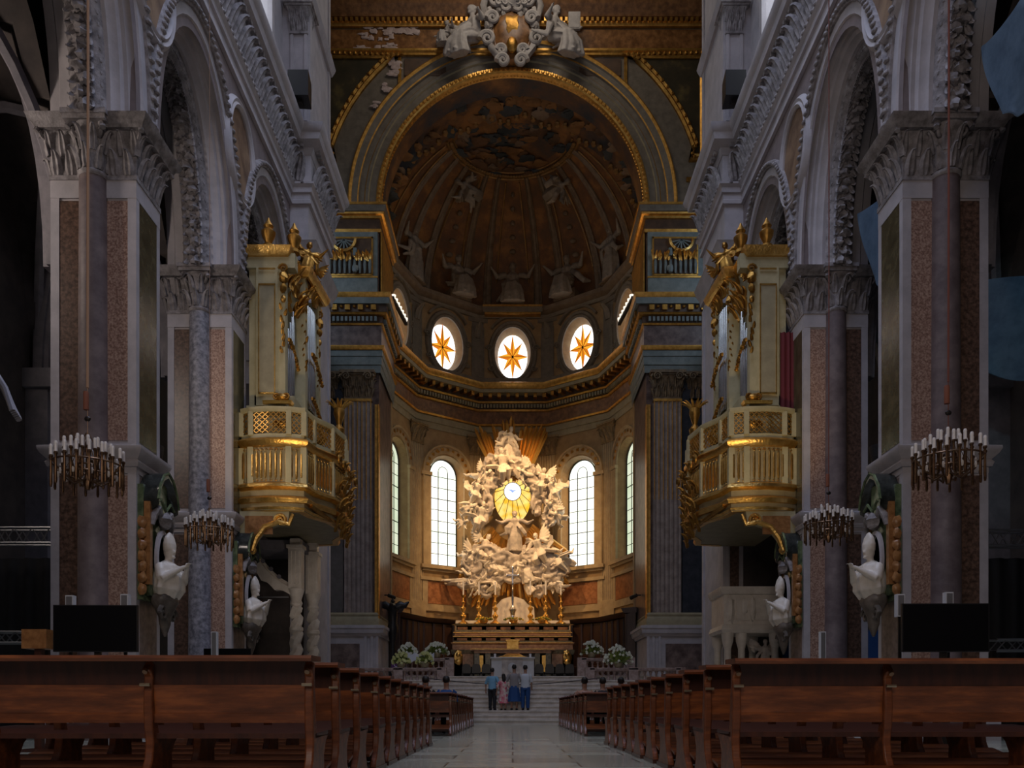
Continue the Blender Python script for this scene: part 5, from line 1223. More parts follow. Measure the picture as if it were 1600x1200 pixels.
    for z,y0,y1,x in ((10.9,23.2,24.15,6.38),(11.0,24.4,25.6,6.02),(9.7,24.4,25.6,6.02)):   # garlands across the pipes
        for k in range(14): q = k/13; mb.blob((x-.02,y0+(y1-y0)*q,z-.45*q+.12*sin(q*PI)), (.06,.07,.06), 6, 5, .5, k)
    for x,y,z in ((6.5,22.92,8.45),(6.3,24.2,8.8),(6.1,25.7,8.9),(6.5,22.95,9.2)):
        mb.blob((x,y,z),(.2,.12,.12),10,6,.4,4); mb.spiral((x-.14,y-.06,z),(1,0,0),(0,0,1),.1,1.4,.035,14); mb.spiral((x+.14,y-.06,z),(-1,0,0),(0,0,1),.1,1.4,.035,14)
    mb.build('gilded_carving', gold_dk, t)
    for bay,(y0,y1,x,zb,zt) in enumerate(((23.28,24.12,6.52,9.2,11.9),(24.45,25.57,6.25,9.5,13.0))):
        n = 9 if bay == 0 else 11
        for k in range(n):
            y = y0+(y1-y0)*(k+.5)/n; c = abs(k-(n-1)/2)/((n-1)/2); h = (zt-zb)*(1-.30*c if bay == 0 else .86+.0*c-.15*(1-c)+.14*(1-c)); r = (y1-y0)/n*.44
            mb = MB(M); mb.lathe((x-.12*(1-c*c),y,zb), [(r*.3,0),(r,.35),(r,h),(r*.9,h+.02)], 12); mb.build('organ_pipe', pipe_m, t)
    # crowning figures and urns
    for x,y,z,k in ((6.9,23.05,13.36,0),(6.25,23.3,13.36,0)):
        mb = MB(M); mb.lathe((x,y,z), [(.16,0),(.16,.08),(.08,.14),(.18,.35),(.2,.45),(.1,.55),(.14,.62),(.06,.75),(.02,.85)], 12); mb.build('urn', gold_dk, t)
    for x,y,sc,rz in ((6.3,24.4,.72,.6),(6.35,25.4,.62,-.4)):
        mb = MB(M @ Matrix.Translation((x,y,13.3)) @ Matrix.Scale(sc,4)); figure(mb, RM(.1,-.2,-rz), 'sit', 40, wings=True, arms=[(.6,-.4,.6),(.5,-.3,.3)]); o = mb.build('gilded_figure', gold_dk, t); remesh(o, .025)
    for x,y in ((6.05,26.1),(5.75,26.9)):   # gilded vases standing on the balcony end
        pass
    t = thing('gilded_vase', 'gilded vase finial on the far end of the %s organ balcony railing' % sn, 'vase', (XC+s*5.6, 26.2, 8.8)); mb = MB(); mb.lathe((0,0,0), [(.14,0),(.14,.1),(.06,.2),(.16,.45),(.18,.6),(.07,.75),(.1,.85),(.18,1.1),(.16,1.25),(.05,1.3)], 12); mb.build('vase_body', gold_dk, t)
    mb = MB()
    for k in range(14): a = k*2.4; mb.leaf((.08*cos(a),.08*sin(a),1.2), (cos(a)*.6,sin(a)*.6,1), (cos(a),sin(a),0), .3,.12,.4)
    mb.build('gilded_leaves', gold, t)
for s in (-1,1): organ(s)
t = thing('red_curtain', 'dark red curtain hanging behind the right organ above its balcony', 'curtain', (XC+7.35, 22.95, 8.8)); mb = MB(); n = 30
mb.loft([[(.9*k/n-.1, .04*sin(k*1.4), z) for k in range(n+1)]+[(.9*k/n-.1, .03+.04*sin(k*1.4), z) for k in range(n,-1,-1)] for z in (0,2.2)]); mb.build('folds', red_cloth, t)

# ================================================================ BISHOP MONUMENTS ON THE PIERS
def monument(s, y, which):
    t = thing('bishop_monument', 'marble wall monument with praying mitred bishop bust, on the %s pier of the %s arcade' % (which, SIDE[s]), 'monument', (XC+s*W, y, 2.0))
    # local: x inward to the nave is negative (after mirroring), front faces the nave
    M = TM(sx=s)
    mb = MB(M); mb.box(-.12,-.0,-.5,.5,.8,3.1); mb.box(-.2,0,-.42,.42,.9,3.0); mb.build('back_slab', [green_gloss], t)
    mb = MB(M); 
    for q in (-.52,.40): mb.box(-.26,-.14,q,q+.12,1.1,2.75)
    for q in (-.6,.52):
        for k in range(7): mb.blob((-.12,q+.04,1.0+k*.22),(.09,.07,.12),8,6,.4,k)
    mb.build('orange_scrolls', orange_m, t)
    # niche ring
    mb = MB(M); mb.loft([[(-.26-h, .33*q*cos(a), 1.65+.62*q*sin(a)) for q,h in ((1,0),(1,.06),(.86,.08),(.84,0))] for a in [2*PI*k/24 for k in range(24)]], loop=True); mb.build('niche_rim', stone, t)
    mb = MB(M); mb.loft([[(-.235, .3*cos(a)*q, 1.65+.56*sin(a)*q) for a in [2*PI*k/24 for k in range(24)]] for q in (1,.1)]); mb.build('niche', blackgreen, t)
    # curved broken pediment: thick arched black hood with a gilt edge
    mb = MB(M); pts = [(-.50,2.80),(-.42,3.08),(-.22,3.34),(0,3.44),(.22,3.34),(.42,3.08),(.50,2.80)]
    mb.loft([[(xx, v_*f, z_-dz) for xx,f,dz in ((0,1,0),(-.34,1,0),(-.42,1.02,-.03),(-.42,.95,.1),(-.26,.86,.2),(0,.84,.22))] for v_,z_ in pts]); mb.build('hood', blackgreen, t)
    mb = MB(M); mb.tube([(-.42,v_,z_) for v_,z_ in pts], .03, 6); mb.tube([(-.36,v_*.84,z_-.2) for v_,z_ in [(-.5,2.95),(-.28,3.05),(0,2.85),(.28,3.05),(.5,2.95)]], .03, 6); mb.build('hood_edge', green_gloss, t)
    mb = MB(M); mb.box(-.3,0,-.2,.2,2.55,3.2); mb.build('green_block', green_gloss, t)
    mb = MB(M); mb.blob((-.34,0,2.45),(.14,.18,.16),10,7,.4,2); 
    for q in (-1,1): mb.tube([(-.3,q*.1,2.5),(-.32,q*.3,2.65),(-.3,q*.42,2.5),(-.28,q*.45,2.3)],[.06,.08,.07,.04],7,fold=.2)
    mb.build('carved_head', carve, t)
    # bust
    mb = MB(M @ Matrix.Translation((-.40,-.02,.90)) @ Matrix.Rotation(-PI/2+.35,4,'Z') @ Matrix.Scale(1.12,4)); figure(mb, Matrix(), 'bust', 3, arms=[(0,0,9),(0,0,9)], mitre=True, hair=False)
    o = mb.build('bishop_bust', marble_w, t); remesh(o, .02)
    mb = MB(M); mb.lathe((-.34,0,0), [(.03,.1),(.08,.2),(.14,.35),(.16,.5),(.26,.68),(.34,.78),(.34,.9),(.3,.95)], 16, sx=.75); 
    for q in (-1,1): mb.spiral((-.4,q*.25,.55),(0,q,0),(0,0,1),.16,1.5,.05,18)
    mb.build('corbel', MATS.get('dark_corbel_marble') or mat('dark_corbel_marble', (.07,.06,.05), (.22,.18,.15), 3, .4), t)
for s in (-1,1): monument(s, 17.05, 'nearer'); monument(s, 22.7, 'farther')

# ================================================================ CHANDELIERS
def chandelier(x, y, z, label, rope, R_=.43):
    t = thing('chandelier', label, 'chandelier', (x,y,z), 0, 'candle chandeliers of the nave'); rn = random.Random(2)
    mb = MB()
    for r,zz in ((R_,.12),(R_*.66,.0),(R_*.3,.12)): mb.tube([(r*cos(a),r*sin(a),zz) for a in [2*PI*k/36 for k in range(37)]], .012, 6)
    for k in range(8): a = 2*PI*k/8; mb.tube([(0,0,-.05),(R_*.4*cos(a),R_*.4*sin(a),-.12),(R_*.8*cos(a),R_*.8*sin(a),.0),(R_*cos(a),R_*sin(a),.12)], .012, 6); mb.tube([(R_*.66*cos(a),R_*.66*sin(a),0),(.02*cos(a),.02*sin(a),.55)], .005, 4)
    mb.lathe((0,0,-.1), [(.03,-.1),(.06,0),(.03,.1),(.02,.3),(.03,.5),(.01,.66)], 8)
    mb.build('frame', bronze, t)
    bar = cnd = None
    spots = [(R_, 2*PI*k/18, .0) for k in range(18)] + [(R_*.66, 2*PI*(k+.5)/12, .10) for k in range(12)] + [(R_*.32, 2*PI*k/6, .17) for k in range(6)]
    for r,a,h in spots:
        j = rn.uniform(-.02,.02); p = (r*cos(a), r*sin(a), h+j)
        if bar is None:
            mb = MB(); mb.lathe((0,0,-.20), [(.012,0),(.019,.03),(.014,.3),(.017,.36),(.028,.38),(.022,.40)], 7); bar = o = mb.build('candle_tube', bronze, t)
            mb = MB(); mb.lathe((0,0,.20), [(.022,0),(.022,.10),(.024,.11),(.016,.135)], 8); cnd = o2 = mb.build('candle', candle_m, t)
        else: o = bar.copy(); COL.objects.link(o); o.parent = t; o2 = cnd.copy(); COL.objects.link(o2); o2.parent = t
        o.location = p; o2.location = p
    for k in range(10):
        a = 2*PI*k/10+.3; mb = MB() if k == 0 else mb
        if k == 0: mb.blob((0,0,0),(.018,.018,.05),6,5); mb.blob((0,0,.07),(.012,.012,.02),6,4); d0 = o = mb.build('glass_drop', glass_drop, t)
        else: o = d0.copy(); COL.objects.link(o); o.parent = t
        o.location = (R_*.82*cos(a), R_*.82*sin(a), -.02)
    mb = MB(); mb.tube([(0,0,.5),(0,0,1.15)], .006, 5); mb.tube([(0,0,1.15),(.008,0,5),(0,0,30)], rope[1], 7); mb.build('hanging_rope', rope[0], t)
    mb = MB(); mb.lathe((-.02,0,.86), [(.035,0),(.035,.22),(.03,.24)], 10); mb.build('rope_weight', MATS.get('rust_paint') or mat('rust_paint', (.22,.07,.035), rough=.7), t)
    mb = MB(); mb.blob((0,0,.74),(.045,.03,.035),8,6); mb.build('pulley', black_metal, t)
chandelier(-5.62, 11.0, 3.72, 'chandelier of white candles nearest on the left, before the near pier', (rope_m,.018))
chandelier(-5.76, 15.8, 3.88, 'smaller looking chandelier farther back on the left, before the second pier', (rope_m,.004))
chandelier(5.76, 11.0, 3.80, 'chandelier of white candles nearest on the right, before the near pier', (rope_r,.014))
chandelier(6.0, 15.8, 3.98, 'smaller looking chandelier farther back on the right, before the second pier', (rope_r,.010))

# ================================================================ PEWS
def make_pew(L, nb, flip):
    """local: aisle end at x=0, runs to -x (flip=-1) or +x; back towards -y"""
    t = thing('wooden_pew', None, 'pew', (0,0,0)); f = flip
    def bx(mb, x0,x1,y0,y1,z0,z1): a,b = sorted((f*x0,f*x1)); mb.box(a,b,y0,y1,z0,z1)
    def slant(mb, x0, x1, pts):   # pts: section in (y,z)
        mb.loft([[(f*x,y,z) for y,z in pts] for x in (x0,x1)])
    mb = MB(); slant(mb, .03, L-.03, [(-.005,.80),(.02,.80),(.055,.535),(.03,.535)]); slant(mb, .03, L-.03, [(-.02,.815),(.02,.815),(.055,.94),(-.0,.94)] ) if False else None
    mb.build('back_panel', wood, t)
    mb = MB(); slant(mb, .02, L-.02, [(-.0,.965),(.03,.965),(.03,.795),(.01,.795)]); mb.build('upper_rail', wood_dk, t)  # dark wood carries the shadow under the book ledge
    mb = MB(); slant(mb, .02, L-.02, [(.012,.60),(.05,.60),(.058,.535),(.012,.535)]); mb.build('lower_rail', wood, t)
    mb = MB(); slant(mb, -.03, L+.03, [(-.20,.955),(-.21,.975),(-.20,.995),(.07,1.0),(.08,.985),(.07,.965)]); mb.build('book_ledge', wood, t)
    mb = MB(); slant(mb, .0, L, [(.04,.425),(.42,.44),(.45,.455),(.44,.475),(.04,.46)]); mb.build('seat', wood_dk, t)
    mb = MB(); slant(mb, .03, L-.03, [(-.36,.16),(-.16,.20),(-.16,.225),(-.36,.185)]); mb.build('kneeler', wood, t)
    mb = MB(); slant(mb, .03, L-.03, [(.34,.09),(.36,.09),(.36,.16),(.34,.16)]); slant(mb, .03, L-.03, [(-.02,.10),(.0,.10),(.0,.2),(-.02,.2)]); mb.build('foot_rail', wood_dk, t)
    # S shaped standards
    outl = [(-.03,.93),(-.06,.90),(-.02,.86),(-.025,.78),(-.035,.66),(-.025,.52),(.0,.40),(-.02,.28),(-.10,.16),(-.17,.10),(-.20,.05),(-.20,0),(.44,0),(.44,.06),(.38,.10),(.33,.18),(.32,.30),(.37,.38),(.44,.43),(.42,.455),(.10,.455),(.08,.52),(.06,.7),(.04,.8),(.04,.96),(.0,.96)]
    base = None
    for k in range(nb+1):
        x = .0 + (L-.07)*k/nb
        if base is None:
            mb = MB(); mb.prism(outl, 0, .062, lambda u,v,d: (f*d,u,v)); o = base = mb.build('standard', wood, t, sharp=30)
            b = o.modifiers.new('edge','BEVEL'); b.width = .012; b.segments = 2; b.limit_method = 'ANGLE'; b.angle_limit = R(60)
            mb = MB(); mb.box(*sorted((f*-.012,f*.074)), -.22, .46, -.0, .045); mb.build('foot', wood_dk, base)
            mb = MB(); mb.tube([(f*.031,-.075,.885),(f*.031,-.05,.905)],[.018,.012],8); mb.tube([(f*.0,-.06,.80),(f*.07,-.06,.80)],.012,6) ; mb.build('brass_knob', MATS.get('brass_knob') or mat('brass_knob',(.5,.42,.3),rough=.3,metal=.9), base)
        else:
            o = base.copy(); COL.objects.link(o); o.parent = t
            for c in kids(base): d = c.copy(); COL.objects.link(d); d.parent = o
        o.location = (f*x,0,0)
    return t
rows = {}
for f in (-1,1):
    proto = make_pew(3.42, 3, f); tr = None
    xe = -1.385 if f < 0 else 1.62; y = 5.8 if f < 0 else 6.15; k = 0; first = True
    rn = random.Random(9+f); ys = []
    pitch = .905
    for k in range(10): ys.append((y+k*pitch, 'front block', ORD[k]))
    y2 = 19.0
    for k in range(12): ys.append((y2+k*.9, 'rear block by altar', ORD[k]))
    tr = snap(proto)
    for i,(yy,bl,o_) in enumerate(ys):
        t = proto if i == 0 else dup(tr)
        t.location = (xe+rn.uniform(-.015,.015)*(i > 0), yy, 0); t.rotation_euler = (0,0,rn.uniform(-.004,.004)*(i > 0))
        t['label'] = 'varnished brown pew %s of the aisle, %s row from viewer in %s' % (SIDE[f], o_, bl)
        t['group'] = 'pews on the %s side of the aisle' % SIDE[f]

# ================================================================ SCREENS, SPEAKERS, DRAPES, TRUSSES
def screen(x, y, w_, rz, label):
    t = thing('flat_screen', label, 'television', (x,y,0), rz); h = w_*.565; z0 = 1.46
    mb = MB(); mb.box(-w_/2,w_/2,0,.05,z0,z0+h); mb.build('housing', black, t)
    mb = MB(); mb.box(-w_/2+.015,w_/2-.015,-.004,.0,z0+.015,z0+h-.015); mb.build('display', screen_m, t)
    mb = MB(); mb.box(-.04,.04,.05,.12,0.0,z0+h*.6); mb.box(-.4,.4,-.25,.35,0,.03); mb.build('stand', black_metal, t)
screen(-6.12, 12.2, 1.22, .03, 'large black flat screen on a stand before the left near pier')
screen(6.35, 12.2, 1.26, -.03, 'large black flat screen on a stand before the right near pier')
screen(-7.2, 17.0+4.0, 1.2, .0, 'smaller looking black flat screen between the two left piers')
for k,(x,y,z,h,lab) in enumerate(((-6.0,12.9,2.05,.35,'slim grey column loudspeaker behind the left large screen, right one'),(-6.85,12.9,2.05,.33,'slim grey column loudspeaker behind the left large screen, left one'),(-6.3,17.6+.0,1.3,.95,'slim white column loudspeaker beside the second left pier'),(6.0,12.9,2.05,.35,'slim grey column loudspeaker behind the right large screen, left one'),(6.75,12.9,2.1,.33,'slim grey column loudspeaker behind the right large screen, right one'),(6.55,17.6,1.3,.95,'slim white column loudspeaker beside the second right pier'))):
    t = thing('column_loudspeaker', lab, 'loudspeaker', (x,y,0)); mb = MB(); mb.box(-.06,.06,-.05,.05,z,z+h); mb.build('cabinet', white_p, t)
    mb = MB(); mb.box(-.02,.02,-.02,.02,0,z); mb.box(-.2,.2,-.2,.2,0,.02); mb.build('pole', black_metal, t)
    mb = MB(); mb.box(-.045,.045,-.056,-.05,z+.02,z+h-.02); mb.build('grille', steel, t)
for s in (-1,1):
    t = thing('box_speaker', 'black box loudspeaker hung high on the cornice at the %s crossing pier' % SIDE[s], 'loudspeaker', (XC+s*6.95, 26.6, 19.92))
    mb = MB(TM(sx=s)); mb.loft([[(-.35,-.3,z),(.3,-.3,z),(.35,.3,z),(-.3,.35,z)] for z in (.1,.9)]); mb.build('cabinet', black, t, smooth=False)
    mb = MB(); mb.box(-.1,.1,-.1,.1,0,.12); mb.build('bracket', black_metal, t)
def drape(label, pts, cols=8, rows_=8, seed=0, m=None):
    a,b,c,d = [Vector(p) for p in pts]; t = thing('hanging_sheet', label, 'sheet', a); mb = MB()
    def g(u,v): p = a.lerp(b,u).lerp(d.lerp(c,u), v) - a; return p + Vector((0,.18*sin(u*5+seed)*sin(v*3+1),-.10*sin(PI*u)))
    n, m_ = 20, 14
    G = [g(i/n,j/m_) for j in range(m_+1) for i in range(n+1)]; G2 = [p+Vector((0,.03,0)) for p in G]; N = len(G)
    fs = [(j*(n+1)+i,j*(n+1)+i+1,(j+1)*(n+1)+i+1,(j+1)*(n+1)+i) for j in range(m_) for i in range(n)]
    mb.add(G+G2, fs+[tuple(q+N for q in f) for f in fs]); mb.build('cloth', m or blue_cloth, t)
drape('large blue grey sheet slung high in the right aisle beyond the near pier', [at(1541,62,14),at(1600,-14,13.2),at(1625,150,13.2),at(1562,184,14)], seed=1)
drape('smaller blue sheet showing beside the near right pier', [at(1344,328,19.4),at(1392,296,18.6),at(1392,437,18.6),at(1362,432,19.4)], seed=2)
drape('sheet standing in for the blue glow on the right aisle vault', [at(1542,436,20.5),at(1680,420,19.5),at(1680,590,19.5),at(1542,582,20.5)], seed=3)  # blue light on the aisle vault is put in as a tinted sheet
light('SPOT', 'sheet_fill', (XC+10.2, 14.0, 10.2), (12.4, 20.0, 9.4), 90, (.45,.85,1), .2, spot=50)  # added blue spot to make the stand-in sheet glow
light('AREA', 'aisle_window_daylight', (XC+12.6, 14.5, 15.0), (11.5, 14.0, 12), 40, (.6,.75,1), 1.5)
def truss(x0, x1, y, z, s, label, hh=.32):
    t = thing('lighting_truss', label, 'truss', (x0,y,z)); L = x1-x0; base = None
    for yy in (0,.3):
        for zz in (0,hh): mb = MB(); mb.tube([(0,yy,zz),(L,yy,zz)], .025, 6); mb.build('chord', steel, t)
    mb = MB(); n = int(abs(L)/.35)
    for k in range(n):
        a = L*k/n; b = L*(k+.5)/n; c = L*(k+1)/n
        for yy in (0,.3): mb.bar((a,yy,0),(b,yy,hh),.02,.02); mb.bar((b,yy,hh),(c,yy,0),.02,.02)
    mb.build('bracing', steel, t)
    for x in (.0,L): mb = MB(); mb.box(x-.04,x+.04,.1,.2,-z,0); mb.build('tower_leg', black_metal, t)
truss(-13.0, -9.6, 17.6, at(0,848,17.6).z, -1, 'upper steel lattice truss in the dark left aisle')
truss(-13.0, -9.6, 17.0, at(0,1004,17.0).z, -1, 'lower steel lattice truss in the dark left aisle', .22)
truss(9.9, 13.0, 17.6, at(0,852,17.6).z, 1, 'upper steel lattice truss in the dark right aisle')
truss(9.9, 13.0, 17.0, at(0,1016,17.0).z, 1, 'lower steel lattice truss in the dark right aisle', .22)
for s in (-1,1):
    t = thing('black_backdrop', 'plain black stage curtain hanging in the %s aisle' % SIDE[s], 'curtain', (XC+s*11.3, 18.4, 0)); mb = MB(); n = 60
    mb.loft([[(-1.75+3.3*k/n, .05*sin(k*.9), z) for k in range(n+1)]+[(-1.75+3.3*k/n, .04+.05*sin(k*.9), z) for k in range(n,-1,-1)] for z in (0.0,3.95)]); mb.build('folds', screen_m if False else c_black, t)
t = thing('orange_box', 'small orange wooden box on a stand at the left aisle edge', 'box', (at(62,1010,12.2).x, 12.2, 0)); mb = MB(); mb.box(-.18,.18,-.15,.15,1.5,1.78); mb.build('box_body', orange_m, t); mb = MB(); mb.box(-.05,.05,-.05,.05,0,1.5); mb.box(-.2,.2,-.2,.2,0,.04); mb.build('stand', wood_dk, t)
# blue panel and banners on the right
t = thing('blue_banner_stand', 'upright blue panel seen between the two right piers', 'banner', (at(1367,1000,21).x, 21, 0)); mb = MB(); mb.box(-.16,.16,-.02,.02,.6,2.6); mb.build('panel', c_blue, t); mb = MB(); mb.box(-.2,.2,-.12,.12,0,.05); mb.box(-.02,.02,-.02,.02,.05,.6); mb.build('stand', steel, t)
t = thing('blue_banner_stand', 'tall blue banner standing behind the marble pulpit', 'banner', (at(1224,900,27.5).x+.15, 27.5, 0)); mb = MB(); mb.box(-.18,.18,-.04,.04,.6,6.2); mb.build('panel_sheet', c_blue, t); mb = MB(); mb.box(-.3,.3,-.2,.2,0,.05); mb.box(-.03,.03,-.03,.03,.05,.6); mb.build('stand', steel, t)

# ================================================================ GOTHIC CANOPY (LEFT) AND PULPIT (RIGHT)
t = thing('gothic_canopy', 'pale carved gothic marble canopy on twisted columns under the left organ', 'canopy', (0, 26.6, 0))
mb0 = MB()
for j,(px,D) in enumerate(((463,26.0),(489,27.2))):
    p = at(px,0,D); x = p.x; y = D-26.6
    mb = MB(); prof = [(.26,0),(.26,.5),(.2,.6)]; mb.lathe((x,y,0), prof, 12)
    n = 40; mb.tube([(x+.05*cos(k*1.1),y+.05*sin(k*1.1),.6+3.2*k/n) for k in range(n+1)], [.15+.02*(k%2) for k in range(n+1)], 12, fold=.10, nf=5)
    for z in (2.05,3.0): mb.lathe((x,y,z), [(.15,0),(.22,.06),(.22,.14),(.15,.2)], 12)
    mb.lathe((x,y,3.8), [(.16,0),(.2,.1),(.16,.2),(.24,.45),(.26,.55)], 10); mb.build('twisted_column', marble_w, t)
    mb = MB(); mb.box(x-.2,x+.2,y-.2,y+.2,4.35,5.6); mb.box(x-.25,x+.25,y-.25,y+.25,5.6,5.7); mb.loft([[(x-q,y-q,z),(x+q,y-q,z),(x+q,y+q,z),(x-q,y+q,z)] for q,z in ((.16,5.7),(.16,6.0 if j else 5.9),(.02,6.4 if j else 5.95))])
    for q in (-.12,0,.12): mb.box(x+q-.025,x+q+.025,y-.24,y-.2,4.5,5.5)
    mb.build('pinnacle', marble_w, t)
# cusped, pierced half arch springing from the first column to the left
xa = at(463,0,26.0).x-.15; mb = MB(); outer = []; inner = []
for k in range(15):
    a = (PI/2)*k/14; outer.append((xa-1.35*sin(a)*1.0, 4.4+1.55*(1-cos(a))**.75+.35*k/14)); 
for k in range(21):
    q = k/20; a = (PI/2)*q; inner.append((xa-1.28*sin(a), 4.15+1.2*(1-cos(a))**.8+.09*abs(sin(q*PI*4))))
poly = outer + inner[::-1]
hole = [[(xa-.35-.25*j+.07*cos(a), 4.72+.24*j+.07*sin(a)) for a in [2*PI*k/8 for k in range(8)]] for j in range(3)]
mb.prism(poly, -.75, -.5, lambda u,v,d: (u,d,v)); mb.tube([(u,-.62,v+.06) for u,v in outer], .07, 6); mb.build('cusped_arch', marble_w, t)
mb = MB()
for h in hole:
    mb.prism(h, -.765, -.74, lambda u,v,d: (u,d,v))
mb.build('tracery_piercing', stone_dk, t)
mb = MB(); x = xa-2.3; mb.lathe((x,-.6,0), [(.26,0),(.26,.5),(.16,.6),(.14,3.8),(.24,4.3)], 12); mb.box(x-.2,x+.2,-.8,-.4,4.3,5.4); mb.build('plain_column', stone_dk, t)
mb = MB(); mb.box(xa-2.4,xa+.3,-.55,1.2,5.6,5.9); mb.build('canopy_roof', stone_dk, t)
mb = MB(); mb.box(xa-2.2,xa-.1,-.6,-.55,4.08,4.12); mb.build('tie_rod', steel, t)
# pulpit
p = at(1173, 0, 26.2); t = thing('marble_pulpit', 'white marble box pulpit with carved panels raised on columns under the right organ', 'pulpit', (p.x, 26.2, 0))
mb = MB(); mb.box(-.85,.95,0,1.6,3.2,4.3); mb.cornice([(-.85,1.6),(-.85,0),(.95,0),(.95,1.6)], [(0,4.2),(.06,4.22),(.12,4.35),(.12,4.45),(0,4.46)], -1); mb.cornice([(-.85,1.6),(-.85,0),(.95,0),(.95,1.6)], [(0,3.0),(.05,3.0),(.1,3.1),(.05,3.25),(0,3.26)], -1); mb.box(-.8,.9,.05,1.55,3.0,3.3); mb.build('pulpit_box', marble_w, t)
mb = MB(); mb.box(-.45,-.02,-.04,0,3.4,4.1); mb.box(.12,.85,-.04,0,3.4,4.1); mb.blob((.05,-.05,3.75),(.1,.06,.4),8,7,.4,1); mb.blob((-.65,-.05,3.75),(.14,.08,.4),9,7,.5,2); mb.blob((-.22,-.06,3.8),(.12,.06,.25),9,7,.5,6); mb.build('carved_panels', marble_w, t)
for x,y in ((-.7,.12),(-.25,.15),(.8,.12),(.45,1.4),(-.7,1.4)):
    mb = MB(); mb.lathe((x,y,0), [(.2,0),(.2,.3),(.12,.4),(.11,2.5),(.18,2.75),(.2,3.02)], 12); mb.build('column', marble_w, t)
mb = MB(Matrix.Translation((.55,.3,1.6)) @ Matrix.Scale(.7,4)); figure(mb, Matrix(), 'stand', 5, wings=True); o = mb.build('carved_angel', marble_shaded, t); remesh(o, .03)
# small piece of sculpture at the left frame edge
p = at(4, 620, 15); t = thing('wall_tomb_carving', 'curling grey carved marble drape at the left edge of the picture, high in the aisle', 'carving', (p.x,15,p.z))
mb = MB()
for k in range(6): mb.tube([(-.6+.05*k,.05*k,.75-.06*k),(-.2+.02*k,.04*k,.55-.07*k),(.05,.04*k,.15-.05*k),(.18,.04*k,-.25-.02*k)], .055, 7)
mb.build('drape_folds', stone, t); mb = MB(); mb.box(-4.0,-.5,.1,.2,.2,.5); mb.build('support_bracket', stone_dk, t)

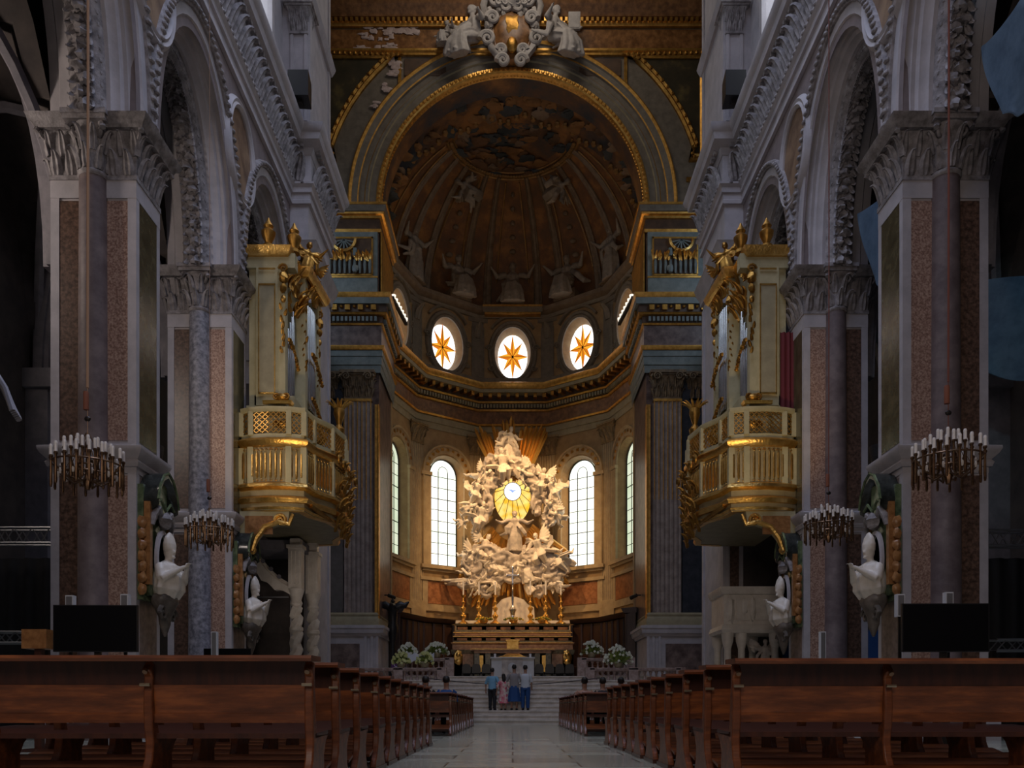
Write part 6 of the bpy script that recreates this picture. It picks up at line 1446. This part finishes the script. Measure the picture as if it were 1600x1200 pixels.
# ================================================================ PEOPLE
def person(label, loc, rz, pose, top, legs, hair='short', child=1.0, skirt=False, bag=None, arms=((.10,0,0),(.10,0,0)), topc=None):
    """loc = ground point; skin-modifier body as one continuous mesh, clothes and hair as children"""
    root = thing('person', label, 'person', loc, rz, sc=(child,)*3)
    V_, E, Rr = [], [], []
    def add(p, r, par=None):
        V_.append(Vector(p)); Rr.append(r if isinstance(r,tuple) else (r,r))
        if par is not None: E.append((par, len(V_)-1))
        return len(V_)-1
    sit = pose == 'sit'; hz = .57 if sit else .92
    pel = add((0,0,hz), (.15,.11)); sp = add((0,.01,hz+.22), (.125,.095), pel); chs = add((0,0,hz+.42), (.15,.10), sp); nk = add((0,.0,hz+.57), .055, chs); hb = add((0,-.01,hz+.66), .075, nk); ht = add((0,0,hz+.77), .085, hb)
    J = {}
    for sg,(ab,fw,_) in zip((-1,1), arms):
        sh = add((sg*.19,0,hz+.47), .055, chs)
        if sit: el = add((sg*.23,-.06,hz+.22), .042, sh); wr = add((sg*.15,-.26,hz+.16), .026, el)
        else: el = add((sg*(.21+ab),-.0-fw*.12,hz+.20), .042, sh); wr = add((sg*(.20+ab*1.3),-.05-fw*.35,hz-.04+fw*.25), .026, el)
        d = (V_[wr]-V_[el]).normalized(); pm = add(V_[wr]+d*.05, (.034,.02), wr); kn = add(V_[wr]+d*.085, (.036,.018), pm)
        up = Vector((0,-1,0)) if abs(d.y) < .7 else Vector((0,0,1)); sx = d.cross(up).normalized()
        for q,(oo,ll) in enumerate(((-.026,.055),(-.009,.068),(.009,.072),(.026,.062))):
            f1 = add(V_[kn]+sx*oo+d*.025, .009, kn); f2 = add(V_[f1]+d*ll*.5+up*.006, .008, f1); add(V_[f2]+d*ll*.4+up*.016, .006, f2)
        th = add(V_[wr]+d*.035+sx*-.035+up*.01, .011, pm); add(V_[th]+d*.03+sx*-.014+up*.016, .009, th)
        J[('arm',sg)] = (V_[sh].copy(), V_[el].copy(), V_[wr].copy())
        hp = add((sg*.09,0,hz-.04), .09, pel)
        if sit: kne = add((sg*.11,-.44,hz-.02), .06, hp); an = add((sg*.11,-.42,.09), .038, kne)
        else: kne = add((sg*.10,-.015,.48), .06, hp); an = add((sg*.10,.02,.09), .038, kne)
        an2 = add(V_[an]+Vector((0,-.04,-.05)), .036, an); add(V_[an2]+Vector((0,-.12,-.005)), .030, an2)
        J[('leg',sg)] = (V_[hp].copy(), V_[kne].copy(), V_[an].copy())
    me = bpy.data.meshes.new('body'); me.from_pydata([tuple(v) for v in V_], E, []); me.materials.append(skin_m)
    o = bpy.data.objects.new('body', me); COL.objects.link(o); o.parent = root
    o.modifiers.new('skin','SKIN'); me.skin_vertices.new() if not me.skin_vertices else None
    for k,sv in enumerate(me.skin_vertices[0].data): sv.radius = Rr[k]; sv.use_root = (k == 0)
    ss = o.modifiers.new('smooth','SUBSURF'); ss.levels = ss.render_levels = 1
    # clothes
    mb = MB(); h = hz
    mb.tube([(0,.0,h-.03),(0,.0,h+.1),(0,.01,h+.25),(0,0,h+.42),(0,0,h+.50),(0,0,h+.54)], [.185,.175,.17,.20,.16,.075], 16, fold=.025, nf=5, flat=.72)
    for sg in (-1,1):
        a,b,c = J[('arm',sg)]; mb.tube([a-Vector((sg*.05,0,0)), a+(b-a)*.15, (a+b)/2, b], [.085,.08,.068,.062], 12, fold=.03, nf=4)
    mb.build('shirt', top, root)
    mb = MB(); 
    if skirt: mb.tube([(0,0,h+.04),(0,0,h-.12),(0,-.02,h-.4),(0,-.02,h-.58)], [.165,.20,.24,.27], 18, fold=.06, nf=6, flat=.8)
    else:
        mb.tube([(0,0,h+.04),(0,0,h-.10)], [.17,.18], 14, flat=.75)
        for sg in (-1,1): a,b,c = J[('leg',sg)]; mb.tube([a+Vector((0,0,.04)),(a+b)/2,b,(b+c)/2,c+Vector((0,0,.0))], [.115,.105,.082,.072,.062], 12, fold=.02, nf=4)
    mb.build('skirt' if skirt else 'trousers', legs, root)
    mb = MB()
    for sg in (-1,1): c = J[('leg',sg)][2]; mb.blob((c.x,c.y-.06,.045), (.052,.135,.05), 10, 6)
    mb.build('shoes', c_black, root)
    hd = V_[ht]
    mb = MB(); mb.blob(hd+Vector((0,.02,.02)), (.092,.105,.10), 14, 9, .12, 3)
    if hair == 'long': mb.tube([hd+Vector((0,.05,.02)), hd+Vector((0,.10,-.1)), hd+Vector((0,.10,-.30))], [.09,.10,.06], 12, fold=.08, flat=.6)
    elif hair == 'bun': mb.blob(hd+Vector((0,.12,.04)), .05, 9, 7)
    mb.build('hair', hair_m, root)
    mb = MB(); mb.blob(hd+Vector((0,-.095,-.03)), (.014,.02,.022), 7, 5); mb.blob(hd+Vector((0,-.085,-.072)), (.024,.01,.007), 7, 5)
    for e in (-1,1): mb.blob(hd+Vector((e*.032,-.086,.0)), (.011,.007,.007), 7, 5); mb.blob(hd+Vector((e*.09,.0,-.02)), (.012,.02,.03), 7, 5)
    mb.build('face_features', skin_m, root)
    return root
y0 = 32.75; zs = rise*3
person('standing person in a grey top and long blue skirt, seen from behind on the steps', (.06,y0,zs), PI+.05, 'stand', c_grey, c_blue, 'short', 1.0, skirt=True)
person('standing person in white shirt and blue trousers, rightmost on the altar steps', (.50,y0,zs), PI-.1, 'stand', c_white, c_blue, 'short', .99, arms=((.03,.3,0),(.08,.2,0)))
person('shorter standing person in pink patterned clothes on the steps', (-.36,y0-.02,zs), PI+.2, 'stand', c_pink, c_pink, 'long', .80, skirt=True)
person('standing person in a pale blue top and dark trousers, leftmost on the steps', (-.80,y0+.1,zs), PI-.4, 'stand', c_cyan, c_black, 'short', .93)
for k,(x,yrow,f,lab,top,hr) in enumerate(((-2.2,20.8,-1,'seated person with black hair in the left pews, farther from the aisle',c_black,'short'),(-1.68,20.8,-1,'seated person in a dark blue top in the left pews, nearer the aisle',c_blue,'short'),(1.9,21.7,1,'seated person with bare shoulders in the right pews, nearest the aisle',skin_m,'bun'),(2.38,21.7,1,'seated person in a black top in the right pews, between two others',c_black,'short'),(2.86,21.7,1,'seated person with pale skin and brown hair in the right pews, farthest from the aisle',c_pink,'bun'))):
    person(lab, (x, yrow+.28, 0), PI, 'sit', top, c_black, hr)
person('standing person in a pale pink top behind the gothic canopy on the left', (at(457,0,31).x, 31.0, 0), PI, 'stand', MATS.get('pale_pink_cloth') or mat('pale_pink_cloth', (.5,.36,.36), rough=.8), c_grey, 'short')
